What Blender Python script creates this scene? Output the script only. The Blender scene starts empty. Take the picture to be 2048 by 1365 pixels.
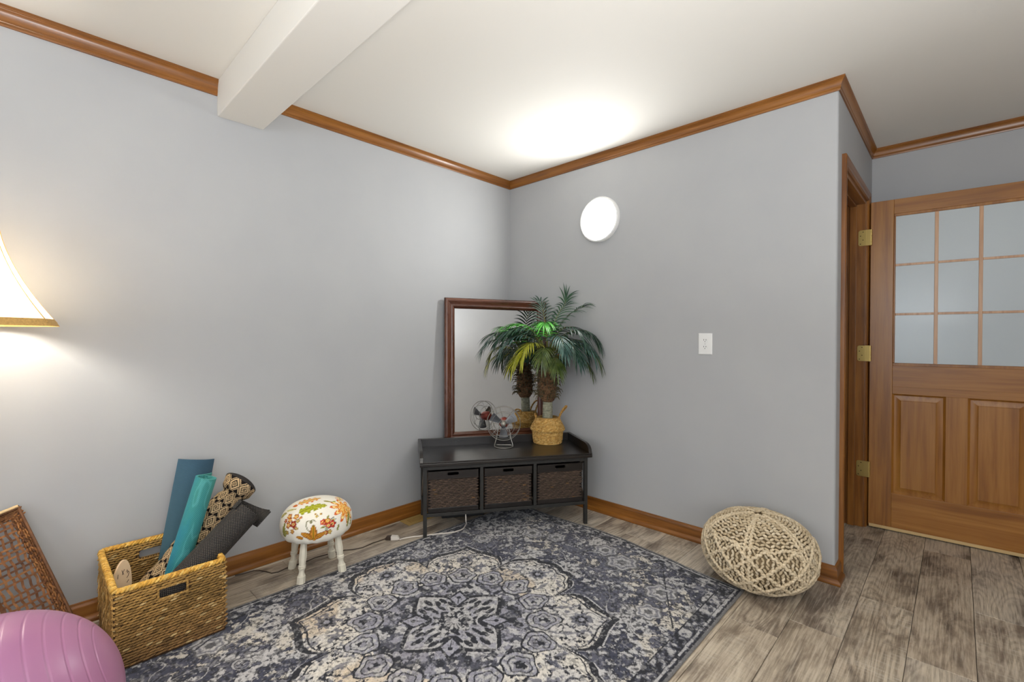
import bpy, math, random
import numpy as np
from mathutils import Vector, Matrix

random.seed(7)
rng = np.random.default_rng(7)
scene = bpy.context.scene
COL = scene.collection

# ------------------------------------------------------------------ camera
FPX = 930.136
YAW, PITCH, ROLL = 0.764694, -0.009294, 0.002405
CAM = np.array([-2.70616, -2.62368, 1.19407])


def cam_basis():
    fw = np.array([math.cos(YAW) * math.cos(PITCH), math.sin(YAW) * math.cos(PITCH), math.sin(PITCH)])
    r = np.array([math.sin(YAW), -math.cos(YAW), 0.0])
    u = np.cross(r, fw)
    r2 = r * math.cos(ROLL) + u * math.sin(ROLL)
    return fw, r2, np.cross(r2, fw)


FW, RT, UP = cam_basis()
camd = bpy.data.cameras.new('camera')
camd.sensor_width = 36.0
camd.lens = FPX * 36.0 / 2048.0
camd.clip_start = 0.02
cam = bpy.data.objects.new('camera', camd)
COL.objects.link(cam)
M = Matrix.Identity(4)
for i in range(3):
    M[i][0], M[i][1], M[i][2], M[i][3] = RT[i], UP[i], -FW[i], CAM[i]
cam.matrix_world = M
scene.camera = cam

# ------------------------------------------------------------------ world, daylight, exposure
scene.view_settings.view_transform = 'Standard'
scene.view_settings.look = 'None'
scene.view_settings.gamma = 1.0
scene.view_settings.use_curve_mapping = False
scene.view_settings.exposure = -0.08
world = bpy.data.worlds.new('sky')
scene.world = world
world.use_nodes = True
world.node_tree.nodes['Background'].inputs[0].default_value = (0.72, 0.84, 1.0, 1)
world.node_tree.nodes['Background'].inputs[1].default_value = 1.6

X_SIDE, Y_BACK, X_FAR, Y_RET, H = -5.2, -4.4, 1.197, -2.2, 2.44
WIN = [  # wall, along0, along1, z0, z1, watts
    ('x', -3.6, -1.4, 0.75, 2.15, 35.0),
    ('y', -4.7, -2.3, 0.75, 2.15, 43.0),
]


def daylight(kind, a0, a1, z0, z1, watts):
    l = bpy.data.lights.new('window_daylight', 'AREA')
    l.shape = 'RECTANGLE'
    l.size, l.size_y = a1 - a0, z1 - z0
    l.energy = watts
    l.color = (0.93, 0.97, 1.0)
    o = bpy.data.objects.new('window_daylight', l)
    COL.objects.link(o)
    if kind == 'x':
        o.location = (X_SIDE - 0.12, (a0 + a1) / 2, (z0 + z1) / 2)
        o.rotation_euler = (math.radians(90), 0, math.radians(-90))
    else:
        o.location = ((a0 + a1) / 2, Y_BACK - 0.12, (z0 + z1) / 2)
        o.rotation_euler = (math.radians(90), 0, 0)


for w in WIN:
    daylight(*w)
# added fill lamp with no visible source, aimed up to brighten the ceiling
fl = bpy.data.lights.new('ceiling_fill', 'AREA')
fl.shape = 'DISK'
fl.size = 0.5
fl.energy = 100.0
fl.color = (1.0, 0.997, 0.995)
flo = bpy.data.objects.new('ceiling_fill', fl)
COL.objects.link(flo)
flo.location = (-2.6, -3.0, 1.25)
flo.rotation_euler = (math.radians(180), 0, 0)


# ------------------------------------------------------------------ pixel helpers (2048 x 1365 frame)
def ray(px):
    return FW + (px[0] - 1024) / FPX * RT - (px[1] - 682.5) / FPX * UP


def on_axis(px, ax, c):
    d = ray(px)
    return CAM + (c - CAM[ax]) / d[ax] * d


def on_floor(px, z=0.0):
    return on_axis(px, 2, z)


def project(P):
    d = np.asarray(P) - CAM
    z = d @ FW
    return 1024 + FPX * (d @ RT) / z, 682.5 - FPX * (d @ UP) / z


# ------------------------------------------------------------------ material helpers
def S(r, g, b):
    f = lambda c: (c / 255 / 12.92) if c <= 10.3 else ((c / 255 + 0.055) / 1.055) ** 2.4
    return (f(r), f(g), f(b))


class NT:
    def __init__(self, name):
        self.m = bpy.data.materials.new(name)
        self.m.use_nodes = True
        self.t = self.m.node_tree
        self.b = self.t.nodes['Principled BSDF']
        self.out = self.t.nodes['Material Output']

    def n(self, typ, **kw):
        nd = self.t.nodes.new(typ)
        for k, v in kw.items():
            if k.startswith('_'):
                setattr(nd, k[1:], v)
            else:
                key = int(k[1:]) if (k[0] == 'i' and k[1:].isdigit()) else k.replace('__', ' ')
                self.set(nd.inputs[key], v)
        return nd

    def set(self, sock, v):
        if hasattr(v, 'is_output') or isinstance(v, bpy.types.NodeSocket):
            self.t.links.new(v, sock)
        elif isinstance(v, bpy.types.Node):
            self.t.links.new(v.outputs[0], sock)
        else:
            if isinstance(v, (tuple, list)) and len(v) == 3 and sock.type == 'RGBA':
                v = (*v, 1)
            sock.default_value = v

    def math(self, op, a, b=0.0, c=0.0, clamp=False):
        nd = self.t.nodes.new('ShaderNodeMath')
        nd.operation = op
        nd.use_clamp = clamp
        self.set(nd.inputs[0], a)
        self.set(nd.inputs[1], b)
        self.set(nd.inputs[2], c)
        return nd.outputs[0]

    def vmath(self, op, a, b=(0, 0, 0)):
        nd = self.t.nodes.new('ShaderNodeVectorMath')
        nd.operation = op
        self.set(nd.inputs[0], a)
        if isinstance(b, (int, float)):
            nd.inputs['Scale'].default_value = b
        else:
            self.set(nd.inputs[1], b)
        return nd.outputs[0]

    def mix(self, f, a, b, mode='MIX'):
        nd = self.t.nodes.new('ShaderNodeMix')
        nd.data_type = 'RGBA'
        nd.blend_type = mode
        self.set(nd.inputs['Factor'], f)
        self.set(nd.inputs[6], a)
        self.set(nd.inputs[7], b)
        return nd.outputs[2]

    def ramp(self, f, stops, interp='LINEAR'):
        nd = self.t.nodes.new('ShaderNodeValToRGB')
        nd.color_ramp.interpolation = interp
        e = nd.color_ramp.elements
        while len(e) < len(stops):
            e.new(0.5)
        for el, (p, c) in zip(e, stops):
            el.position = p
            el.color = (*c, 1) if len(c) == 3 else c
        self.set(nd.inputs[0], f)
        return nd.outputs[0]

    def coord(self, kind='Object'):
        return self.t.nodes.new('ShaderNodeTexCoord').outputs[kind]

    def noise(self, vec, scale=5.0, detail=4.0, rough=0.55, dist=0.0):
        nd = self.n('ShaderNodeTexNoise', Scale=scale, Detail=detail, Roughness=rough, Distortion=dist)
        self.set(nd.inputs['Vector'], vec)
        return nd.outputs[0]

    def bump(self, h, strength=0.3, dist=0.01):
        nd = self.n('ShaderNodeBump', Strength=strength, Distance=dist, Height=h)
        self.set(self.b.inputs['Normal'], nd.outputs[0])

    def base(self, c):
        self.set(self.b.inputs['Base Color'], c)
        return self

    def rough(self, v):
        self.set(self.b.inputs['Roughness'], v)
        return self

    def p(self, **kw):
        for k, v in kw.items():
            self.set(self.b.inputs[k.replace('_', ' ')], v)
        return self


def plain(name, c, rough=0.6, metal=0.0, noise=0.0, nscale=30.0, bump=0.0, spec=None):
    t = NT(name)
    if noise:
        n = t.noise(t.coord(), nscale, 4)
        k = tuple(x * (1 - noise) for x in c)
        h = tuple(min(1, x * (1 + noise)) for x in c)
        t.base(t.ramp(n, [(0.3, k), (0.7, h)]))
        if bump:
            t.bump(n, bump, 0.004)
    else:
        t.base(c)
    t.rough(rough).p(Metallic=metal)
    if spec is not None:
        t.b.inputs['Specular IOR Level'].default_value = spec
    return t.m


def vcol(name, rough=0.8, noise=0.25, nscale=300.0, bump=0.15, spec=0.2):
    t = NT(name)
    a = t.n('ShaderNodeAttribute', _attribute_name='Col')
    n = t.noise(t.coord(), nscale, 3)
    t.base(t.mix(1.0, a.outputs[0], t.ramp(n, [(0.3, (1 - noise,) * 3), (0.7, (1 + noise * 0.6,) * 3)]), 'MULTIPLY'))
    t.rough(rough)
    t.b.inputs['Specular IOR Level'].default_value = spec
    if bump:
        t.bump(n, bump, 0.002)
    return t.m


def wood(name, dark, mid, light, axis, rough=0.33, across=26.0, along=1.3, coat=0.15, seed=0.0):
    t = NT(name)
    info = t.t.nodes.new('ShaderNodeObjectInfo')
    off = t.vmath('SCALE', (17.3 + seed, 5.1, 9.7), 1.0)
    nd = t.t.nodes.new('ShaderNodeVectorMath')
    nd.operation = 'SCALE'
    nd.inputs[0].default_value = (17.3 + seed, 5.1 + seed, 9.7)
    t.t.links.new(info.outputs['Random'], nd.inputs['Scale'])
    v = t.vmath('ADD', t.coord(), nd.outputs[0])
    sc = [across] * 3
    sc['XYZ'.index(axis)] = along
    v2 = t.vmath('MULTIPLY', v, tuple(sc))
    n1 = t.noise(v2, 1.0, 5, 0.6, 0.6)
    sc2 = [c * 4 for c in sc]
    n2 = t.noise(t.vmath('MULTIPLY', v, tuple(sc2)), 1.0, 3, 0.6, 0.2)
    n3 = t.noise(v, 2.2, 2)
    f = t.math('ADD', t.math('MULTIPLY', n1, 0.62), t.math('ADD', t.math('MULTIPLY', n2, 0.22), t.math('MULTIPLY', n3, 0.2)))
    t.base(t.ramp(f, [(0.36, dark), (0.52, mid), (0.68, light)]))
    t.rough(t.math('MULTIPLY_ADD', n2, 0.12, rough - 0.06))
    t.p(Coat_Weight=coat, Coat_Roughness=0.25)
    t.bump(n2, 0.06, 0.002)
    return t.m


# ------------------------------------------------------------------ mesh helpers
class MB:
    def __init__(self):
        self.v, self.f, self.c, self.uv = [], [], [], []

    def add(self, verts, faces, col=None, uv=None):
        o = len(self.v)
        self.v.extend([tuple(map(float, q)) for q in verts])
        self.f.extend([tuple(int(i) + o for i in q) for q in faces])
        if col is not None:
            if isinstance(col, tuple):
                self.c.extend([col] * len(verts))
            else:
                self.c.extend([tuple(map(float, q)) for q in col])
        if uv is not None:
            self.uv.extend([tuple(map(float, q)) for q in uv])
        return self

    def box(self, x0, x1, y0, y1, z0, z1, col=None):
        v = [(x0, y0, z0), (x1, y0, z0), (x1, y1, z0), (x0, y1, z0), (x0, y0, z1), (x1, y0, z1), (x1, y1, z1), (x0, y1, z1)]
        f = [(0, 3, 2, 1), (4, 5, 6, 7), (0, 1, 5, 4), (1, 2, 6, 5), (2, 3, 7, 6), (3, 0, 4, 7)]
        return self.add(v, f, col)

    def prism(self, poly, axis, a, b, col=None):
        """poly: list of 2d points in the two other axes (in xyz order), extruded from a to b."""
        n = len(poly)
        vs = []
        for s in (a, b):
            for (p, q) in poly:
                t = [p, q]
                t.insert(axis, s)
                vs.append(t)
        f = [tuple(range(n))[::-1], tuple(range(n, 2 * n))]
        f += [(i, (i + 1) % n, n + (i + 1) % n, n + i) for i in range(n)]
        return self.add(vs, f, col)

    def tube(self, pts, r, n=8, closed=False, caps=True, col=None):
        P = [Vector(q) for q in pts]
        m = len(P)
        R = [r] * m if isinstance(r, (int, float)) else list(r)
        T = []
        for i in range(m):
            a = P[(i - 1) % m] if (closed or i > 0) else P[i]
            b = P[(i + 1) % m] if (closed or i < m - 1) else P[i]
            t = (b - a)
            T.append(t.normalized() if t.length > 1e-9 else Vector((0, 0, 1)))
        ref = Vector((0, 0, 1)) if abs(T[0].z) < 0.9 else Vector((1, 0, 0))
        nrm = T[0].cross(ref).normalized()
        vs, fs = [], []
        for i in range(m):
            nrm = (nrm - T[i] * nrm.dot(T[i]))
            nrm = nrm.normalized() if nrm.length > 1e-6 else T[i].orthogonal().normalized()
            bn = T[i].cross(nrm)
            for k in range(n):
                a = 2 * math.pi * k / n
                vs.append(P[i] + (nrm * math.cos(a) + bn * math.sin(a)) * R[i])
        rows = m if closed else m - 1
        for i in range(rows):
            j = (i + 1) % m
            for k in range(n):
                l = (k + 1) % n
                fs.append((i * n + k, i * n + l, j * n + l, j * n + k))
        if caps and not closed:
            fs.append(tuple(range(n))[::-1])
            fs.append(tuple(range((m - 1) * n, m * n)))
        return self.add(vs, fs, col)

    def lathe(self, prof, n=32, c=(0, 0, 0), caps=True, col=None, phase=0.0):
        vs, fs = [], []
        for (r, z) in prof:
            for k in range(n):
                a = 2 * math.pi * k / n + phase
                vs.append((c[0] + r * math.cos(a), c[1] + r * math.sin(a), c[2] + z))
        for i in range(len(prof) - 1):
            for k in range(n):
                l = (k + 1) % n
                fs.append((i * n + k, i * n + l, (i + 1) * n + l, (i + 1) * n + k))
        if caps:
            fs.append(tuple(range(n))[::-1])
            fs.append(tuple(range((len(prof) - 1) * n, len(prof) * n)))
        return self.add(vs, fs, col)

    def grid(self, V, closed_u=False, closed_v=False, col=None, uv=None):
        V = np.asarray(V)
        n, m = V.shape[:2]
        idx = np.arange(n * m).reshape(n, m)
        fs = []
        for i in range(n if closed_u else n - 1):
            for j in range(m if closed_v else m - 1):
                a, b = (i + 1) % n, (j + 1) % m
                fs.append((idx[i, j], idx[a, j], idx[a, b], idx[i, b]))
        return self.add(V.reshape(-1, 3), fs, None if col is None else np.asarray(col).reshape(-1, 3),
                        None if uv is None else np.asarray(uv).reshape(-1, 2))

    def xf(self, mat):
        self.v = [tuple(mat @ Vector(q)) for q in self.v]
        return self

    def build(self, name, mat, parent=None, smooth=True, angle=40, bevel=0.0, kind=None, seg=2):
        me = bpy.data.meshes.new(name)
        me.from_pydata(self.v, [], self.f)
        return finish(me, name, mat, parent, smooth, angle, bevel, kind, self.c, self.uv, seg)


def finish(me, name, mat, parent=None, smooth=True, angle=40, bevel=0.0, kind=None, cols=None, uvs=None, seg=2):
    if cols is not None and len(cols) == len(me.vertices) and len(cols):
        at = me.color_attributes.new('Col', 'FLOAT_COLOR', 'POINT')
        a = np.ones((len(me.vertices), 4), dtype=np.float32)
        a[:, :3] = np.asarray(cols, dtype=np.float32)
        at.data.foreach_set('color', a.ravel())
    if uvs is not None and len(uvs) == len(me.vertices) and len(uvs):
        li = np.empty(len(me.loops), dtype=np.int32)
        me.loops.foreach_get('vertex_index', li)
        ul = me.uv_layers.new(name='UVMap')
        ul.data.foreach_set('uv', np.asarray(uvs, dtype=np.float32)[li].ravel())
    me.validate()
    me.update()
    if smooth:
        me.shade_smooth()
        if angle < 180:
            me.set_sharp_from_angle(angle=math.radians(angle))
    me.materials.append(mat)
    o = bpy.data.objects.new(name, me)
    COL.objects.link(o)
    if parent is not None:
        o.parent = parent
    if bevel:
        b = o.modifiers.new('bevel', 'BEVEL')
        b.width = bevel
        b.segments = seg
        b.limit_method = 'ANGLE'
        b.angle_limit = math.radians(35)
    if kind:
        o['kind'] = kind
    return o


def fast_mesh(V, F, name, mat, parent=None, smooth=True, angle=180, kind=None, cols=None):
    """V (n,3), F (m,4) numpy arrays."""
    me = bpy.data.meshes.new(name)
    me.vertices.add(len(V))
    me.vertices.foreach_set('co', np.asarray(V, dtype=np.float32).ravel())
    k = F.shape[1]
    me.loops.add(F.size)
    me.loops.foreach_set('vertex_index', F.astype(np.int32).ravel())
    me.polygons.add(len(F))
    me.polygons.foreach_set('loop_start', np.arange(0, F.size, k, dtype=np.int32))
    return finish(me, name, mat, parent, smooth, angle, 0, kind, cols)


def grid_faces(n, m, cu=False, cv=False):
    i = np.arange(n if cu else n - 1)
    j = np.arange(m if cv else m - 1)
    I, J = np.meshgrid(i, j, indexing='ij')
    A, B = (I + 1) % n, (J + 1) % m
    return np.stack([I * m + J, A * m + J, A * m + B, I * m + B], -1).reshape(-1, 4)


def ellipsoid_template(nl=7, na=6):
    vs = []
    for i in range(nl):
        t = -1 + 2 * i / (nl - 1)
        r = max(0.12, (1 - abs(t) ** 2.6) ** 0.5)
        for k in range(na):
            a = 2 * math.pi * k / na
            vs.append((t, r * math.cos(a), r * math.sin(a)))
    return np.array(vs), grid_faces(nl, na, False, True)


TMPL_V, TMPL_F = ellipsoid_template()


def bumps_arrays(C, T, N, L, W, Hh):
    """many small spindle-shaped strands: centre C, along T, out of surface N (all (k,3)); half sizes L, W, Hh."""
    C, T, N = map(np.asarray, (C, T, N))
    T = T / np.linalg.norm(T, axis=1, keepdims=True)
    B = np.cross(N, T)
    B /= np.linalg.norm(B, axis=1, keepdims=True) + 1e-9
    N = np.cross(T, B)
    k = len(C)
    L, W, Hh = [np.broadcast_to(np.asarray(q, float), (k,)) for q in (L, W, Hh)]
    V = (C[:, None, :] + TMPL_V[None, :, 0:1] * (T * L[:, None])[:, None, :]
         + TMPL_V[None, :, 1:2] * (B * W[:, None])[:, None, :]
         + TMPL_V[None, :, 2:3] * (N * Hh[:, None])[:, None, :])
    F = TMPL_F[None] + (np.arange(k) * len(TMPL_V))[:, None, None]
    return V.reshape(-1, 3), F.reshape(-1, 4)


def bumps(name, mat, parent, C, T, N, L, W, Hh, cols=None, kind='stuff'):
    V, F = bumps_arrays(C, T, N, L, W, Hh)
    cc = None if cols is None else np.repeat(np.asarray(cols), len(TMPL_V), axis=0)
    return fast_mesh(V, F, name, mat, parent, True, 180, kind, cc)


def plate_hole(mb, w, h, t, hw, hh, hc=(0, 0), rad=None, n=48, col=None):
    """rectangular plate in local x (width), z (height), thickness along y 0..t, with a stadium hole."""
    rad = min(hw, hh) if rad is None else rad
    outer, inner = [], []
    for k in range(n):
        a = 2 * math.pi * (k + 0.5) / n
        c, s = math.cos(a), math.sin(a)
        ix = hc[0] + math.copysign(max(hw - rad, 0), c) + rad * c
        iz = hc[1] + math.copysign(max(hh - rad, 0), s) + rad * s
        inner.append((ix, iz))
        q = min((w / 2) / abs(c) if abs(c) > 1e-6 else 1e9, (h / 2) / abs(s) if abs(s) > 1e-6 else 1e9)
        outer.append([c * q, s * q])
    for (cx, cz) in ((w / 2, h / 2), (-w / 2, h / 2), (w / 2, -h / 2), (-w / 2, -h / 2)):
        k = min(range(n), key=lambda i: (outer[i][0] - cx) ** 2 + (outer[i][1] - cz) ** 2)
        outer[k] = [cx, cz]
    vs = []
    for y in (0, t):
        vs += [(p, y, q) for p, q in outer] + [(p, y, q) for p, q in inner]
    fs = []
    for i in range(n):
        j = (i + 1) % n
        fs += [(i, j, n + j, n + i), (2 * n + j, 2 * n + i, 3 * n + i, 3 * n + j), (j, i, 2 * n + i, 2 * n + j), (n + i, n + j, 3 * n + j, 3 * n + i)]
    return mb.add(vs, fs, col)


def empty(name, loc=(0, 0, 0), rz=0.0, label=None, cat=None, group=None, kind=None):
    o = bpy.data.objects.new(name, None)
    o.empty_display_size = 0.1
    COL.objects.link(o)
    o.location = loc
    o.rotation_euler = (0, 0, rz)
    tag(o, label, cat, group, kind)
    return o


def tag(o, label=None, cat=None, group=None, kind=None):
    if label:
        o['label'] = label
    if cat:
        o['category'] = cat
    if group:
        o['group'] = group
    if kind:
        o['kind'] = kind
    return o


def inst(o, parent, loc=None, rot=None, scale=None):
    c = o.copy()
    COL.objects.link(c)
    c.parent = parent
    if loc is not None:
        c.location = loc
    if rot is not None:
        c.rotation_euler = rot
    if scale is not None:
        c.scale = scale
    return c


def lattice_noise(x, y, scale, seed=0, octaves=4, gain=0.5):
    out = np.zeros_like(x)
    amp, tot = 1.0, 0.0
    g = np.random.default_rng(seed)
    for o in range(octaves):
        n = 256
        tab = g.random((n, n))
        u, v = x * scale * 2 ** o + 31.7 * o + 1000, y * scale * 2 ** o + 17.3 * o + 1000
        iu, iv = np.floor(u).astype(int), np.floor(v).astype(int)
        fu, fv = u - iu, v - iv
        fu, fv = fu * fu * (3 - 2 * fu), fv * fv * (3 - 2 * fv)
        a, b = tab[iu % n, iv % n], tab[(iu + 1) % n, iv % n]
        c, d = tab[iu % n, (iv + 1) % n], tab[(iu + 1) % n, (iv + 1) % n]
        out += amp * ((a * (1 - fu) + b * fu) * (1 - fv) + (c * (1 - fu) + d * fu) * fv)
        tot += amp
        amp *= gain
    return out / tot


def sstep(a, b, x):
    t = np.clip((x - a) / (b - a), 0, 1)
    return t * t * (3 - 2 * t)


# ------------------------------------------------------------------ materials of the setting
def wall_paint():
    t = NT('grey_wall_paint')
    n = t.noise(t.coord(), 3.0, 3)
    f = t.noise(t.coord(), 90.0, 3)
    t.base(t.ramp(n, [(0.3, S(170, 171, 173)), (0.7, S(174, 175, 176))])).rough(0.62)
    t.bump(t.math('ADD', t.math('MULTIPLY', n, 0.6), t.math('MULTIPLY', f, 0.08)), 0.08, 0.02)
    return t.m


def ceiling_paint():
    t = NT('white_ceiling_paint')
    n = t.noise(t.coord(), 60.0, 3)
    t.base(S(229, 226, 219)).rough(0.8)
    t.bump(n, 0.04, 0.005)
    return t.m


OAK = (S(92, 52, 16), S(130, 80, 28), S(156, 102, 42))
DOORW = (S(118, 70, 22), S(152, 98, 36), S(172, 118, 52))
M_WALL = wall_paint()
M_CEIL = ceiling_paint()
M_OAK = {a: wood('oak_trim_' + a.lower(), *OAK, a) for a in 'XYZ'}
M_DOOR = {a: wood('door_wood_' + a.lower(), *DOORW, a, across=22, along=1.0) for a in 'XYZ'}
M_BRASS = plain('satin_brass', S(206, 180, 112), 0.32, 0.9)
M_BLACK = plain('black_plastic', S(24, 24, 25), 0.5)
M_WHITE = plain('white_plastic', S(232, 232, 230), 0.4)


def plank_mat():
    t = NT('weathered_plank')
    info = t.t.nodes.new('ShaderNodeObjectInfo')
    rnd = info.outputs['Random']
    nd = t.t.nodes.new('ShaderNodeVectorMath')
    nd.operation = 'SCALE'
    nd.inputs[0].default_value = (31.0, 57.0, 13.0)
    t.t.links.new(rnd, nd.inputs['Scale'])
    v = t.vmath('ADD', t.coord(), nd.outputs[0])
    # broad cathedral field whose level lines make the printed grain
    w = t.noise(t.vmath('MULTIPLY', v, (1.5, 7.5, 1)), 1.0, 1.2, 0.4, 0.25)
    lines = t.math('FRACT', t.math('MULTIPLY', w, 20.0))
    lines = t.math('ABSOLUTE', t.math('SUBTRACT', lines, 0.5))
    streak = t.noise(t.vmath('MULTIPLY', v, (6.0, 130.0, 1)), 1.0, 4, 0.65, 0.3)
    patch = t.noise(t.vmath('MULTIPLY', v, (3.0, 7.0, 1)), 1.0, 5, 0.62, 0.4)
    saw = t.noise(t.vmath('MULTIPLY', v, (170.0, 9.0, 1)), 1.0, 3, 0.6)
    r2 = t.math('FRACT', t.math('MULTIPLY', rnd, 7.31))
    r3 = t.math('FRACT', t.math('MULTIPLY', rnd, 23.77))
    base = t.ramp(rnd, [(0.0, S(156, 141, 123)), (0.25, S(180, 164, 143)), (0.45, S(132, 119, 107)), (0.6, S(168, 152, 133)), (0.8, S(194, 184, 169)), (1.0, S(148, 135, 121))])
    base = t.mix(t.ramp(patch, [(0.45, (0, 0, 0)), (0.64, (.8, .8, .8))]), base, S(206, 192, 170))
    base = t.mix(t.ramp(patch, [(0.32, (.95, .95, .95)), (0.47, (0, 0, 0))]), base, S(84, 73, 64))
    lm = t.math('MULTIPLY', t.ramp(lines, [(0.0, (1, 1, 1)), (0.16, (.7, .7, .7)), (0.3, (0, 0, 0))]), t.math('MULTIPLY', t.math('SUBTRACT', r2, 0.25, clamp=True), 0.72))
    base = t.mix(lm, base, S(84, 72, 62))
    sm = t.math('MULTIPLY', t.ramp(streak, [(0.36, (1, 1, 1)), (0.52, (0, 0, 0))]), 0.45)
    base = t.mix(sm, base, S(98, 86, 74))
    hm = t.math('MULTIPLY', t.ramp(streak, [(0.5, (0, 0, 0)), (0.68, (1, 1, 1))]), 0.38)
    base = t.mix(hm, base, S(222, 210, 192))
    wm = t.math('MULTIPLY', t.ramp(saw, [(0.5, (0, 0, 0)), (0.66, (1, 1, 1))]), t.math('MULTIPLY', r3, t.ramp(patch, [(0.42, (0, 0, 0)), (0.6, (0.55,) * 3)])))
    base = t.mix(wm, base, S(200, 192, 180))
    t.base(base).rough(0.46)
    t.bump(t.math('SUBTRACT', streak, t.math('MULTIPLY', lm, 0.7)), 0.12, 0.002)
    return t.m


# ------------------------------------------------------------------ room shell
floor = tag(MB().box(X_SIDE - .1, X_FAR + .1, Y_BACK - .1, 0.1, -0.06, -0.006).build('floor', plain('floor_underlay', S(60, 52, 46), 0.9), smooth=False),
            'weathered grey brown wood plank floor', kind='structure')
M_PLANK = plank_mat()
PW, PL = 0.1885, 1.22
fixed = {-2.305: -0.047 - PW * 0, -2.1165: -0.48, -2.4935: -0.432, -2.682: 0.141}
plank_mesh = {}
y = -2.305 + PW * 13
row = 0
rj = random.Random(3)
while y > Y_BACK - 0.02:
    y1 = min(y, -0.002)
    y0 = max(y - PW, Y_BACK)
    off = None
    for ky, kx in fixed.items():
        if abs(ky - y) < 0.01:
            off = kx
    if off is None:
        off = rj.uniform(0, PL)
    k0 = math.floor((X_SIDE - off) / PL)
    x = off + k0 * PL
    while x < X_FAR:
        a, b = max(x, X_SIDE), min(x + PL, X_FAR)
        if b - a > 0.03 and y1 - y0 > 0.02:
            key = (round(b - a, 3), round(y1 - y0, 3))
            if key not in plank_mesh:
                l2, w2 = key[0] / 2 - 0.0006, key[1] / 2 - 0.0006
                c = 0.0014
                mb = MB()
                ring = lambda d, z: [(-l2 + d, -w2 + d, z), (l2 - d, -w2 + d, z), (l2 - d, w2 - d, z), (-l2 + d, w2 - d, z)]
                mb.add(ring(0, -0.006) + ring(0, -c) + ring(c, 0),
                       [(0, 1, 5, 4), (1, 2, 6, 5), (2, 3, 7, 6), (3, 0, 4, 7), (4, 5, 9, 8), (5, 6, 10, 9), (6, 7, 11, 10), (7, 4, 8, 11), (8, 9, 10, 11)])
                me = bpy.data.meshes.new('plank')
                me.from_pydata(mb.v, [], mb.f)
                me.materials.append(M_PLANK)
                plank_mesh[key] = me
            o = bpy.data.objects.new('plank', plank_mesh[key])
            COL.objects.link(o)
            o.parent = floor
            o.location = ((a + b) / 2, (y0 + y1) / 2, 0)
        x += PL
    y -= PW
    row += 1

ceiling = tag(MB().box(X_SIDE - .1, X_FAR + .1, Y_BACK - .1, 0.1, H, H + 0.08).build('ceiling', M_CEIL, smooth=False), 'plain white painted ceiling', kind='structure')
MB().box(-2.058, -1.85, Y_BACK, 0.0, 2.268, H).build('beam', M_CEIL, ceiling, smooth=False, bevel=0.004)
tag(MB().box(X_SIDE - .1, 0.1, 0, 0.1, 0, H).build('wall_left', M_WALL, smooth=False), 'long grey wall on the left', kind='structure')
br = 0.012
corner = [(0.0, Y_RET + br)] + [(br - br * math.cos(a), Y_RET + br - br * math.sin(a)) for a in np.linspace(0, math.pi / 2, 6)[1:]] + [(0.1, Y_RET), (0.1, 0), (0, 0)]
tag(MB().prism(corner, 2, 0, H).build('wall_right', M_WALL, angle=50), 'grey wall on the right with outside corner', kind='structure')
DX0, DX1, DZ = 0.155, 0.945, 2.05
wr = MB().box(0.1, DX0, Y_RET, Y_RET + .1, 0, H).box(DX1, X_FAR, Y_RET, Y_RET + .1, 0, H).box(DX0, DX1, Y_RET, Y_RET + .1, DZ, H)
tag(wr.build('wall_return', M_WALL, smooth=False), 'short grey return wall holding the doorway', kind='structure')
tag(MB().box(X_FAR, X_FAR + .1, Y_BACK, 0, 0, H).build('wall_far', M_WALL, smooth=False), 'grey wall behind the open wooden door', kind='structure')


def wall_with_window(name, kind, w, lab):
    _, a0, a1, z0, z1, _w = w
    mb = MB()
    lo, hi, c = (Y_BACK, 0, X_SIDE) if kind == 'x' else (X_SIDE, X_FAR + .1, Y_BACK)
    for (p, q, r, s) in ((lo, a0, 0, H), (a1, hi, 0, H), (a0, a1, 0, z0), (a0, a1, z1, H)):
        if kind == 'x':
            mb.box(c - .1, c, p, q, r, s)
        else:
            mb.box(p, q, c - .1, c, r, s)
    tag(mb.build(name, M_WALL, smooth=False), lab, kind='structure')
    win = empty('window_1' if kind == 'x' else 'window_2', kind='structure', label='wide window with oak frame ' + ('on the side wall' if kind == 'x' else 'on the back wall'))
    fr = MB()
    t = 0.05

    def bar(p, q, r, s):
        if kind == 'x':
            fr.box(c - .09, c + .012, p, q, r, s)
        else:
            fr.box(p, q, c - .09, c + .012, r, s)
    bar(a0, a1, z0, z0 + t)
    bar(a0, a1, z1 - t, z1)
    bar(a0, a0 + t, z0, z1)
    bar(a1 - t, a1, z0, z1)
    m = (a0 + a1) / 2
    bar(m - t / 2, m + t / 2, z0, z1)
    fr.build('window_frame', M_OAK['Z'], win, smooth=False)


wall_with_window('wall_side', 'x', WIN[0], 'grey wall with window on the camera side')
wall_with_window('wall_back', 'y', WIN[1], 'grey wall with window behind the camera')


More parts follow.
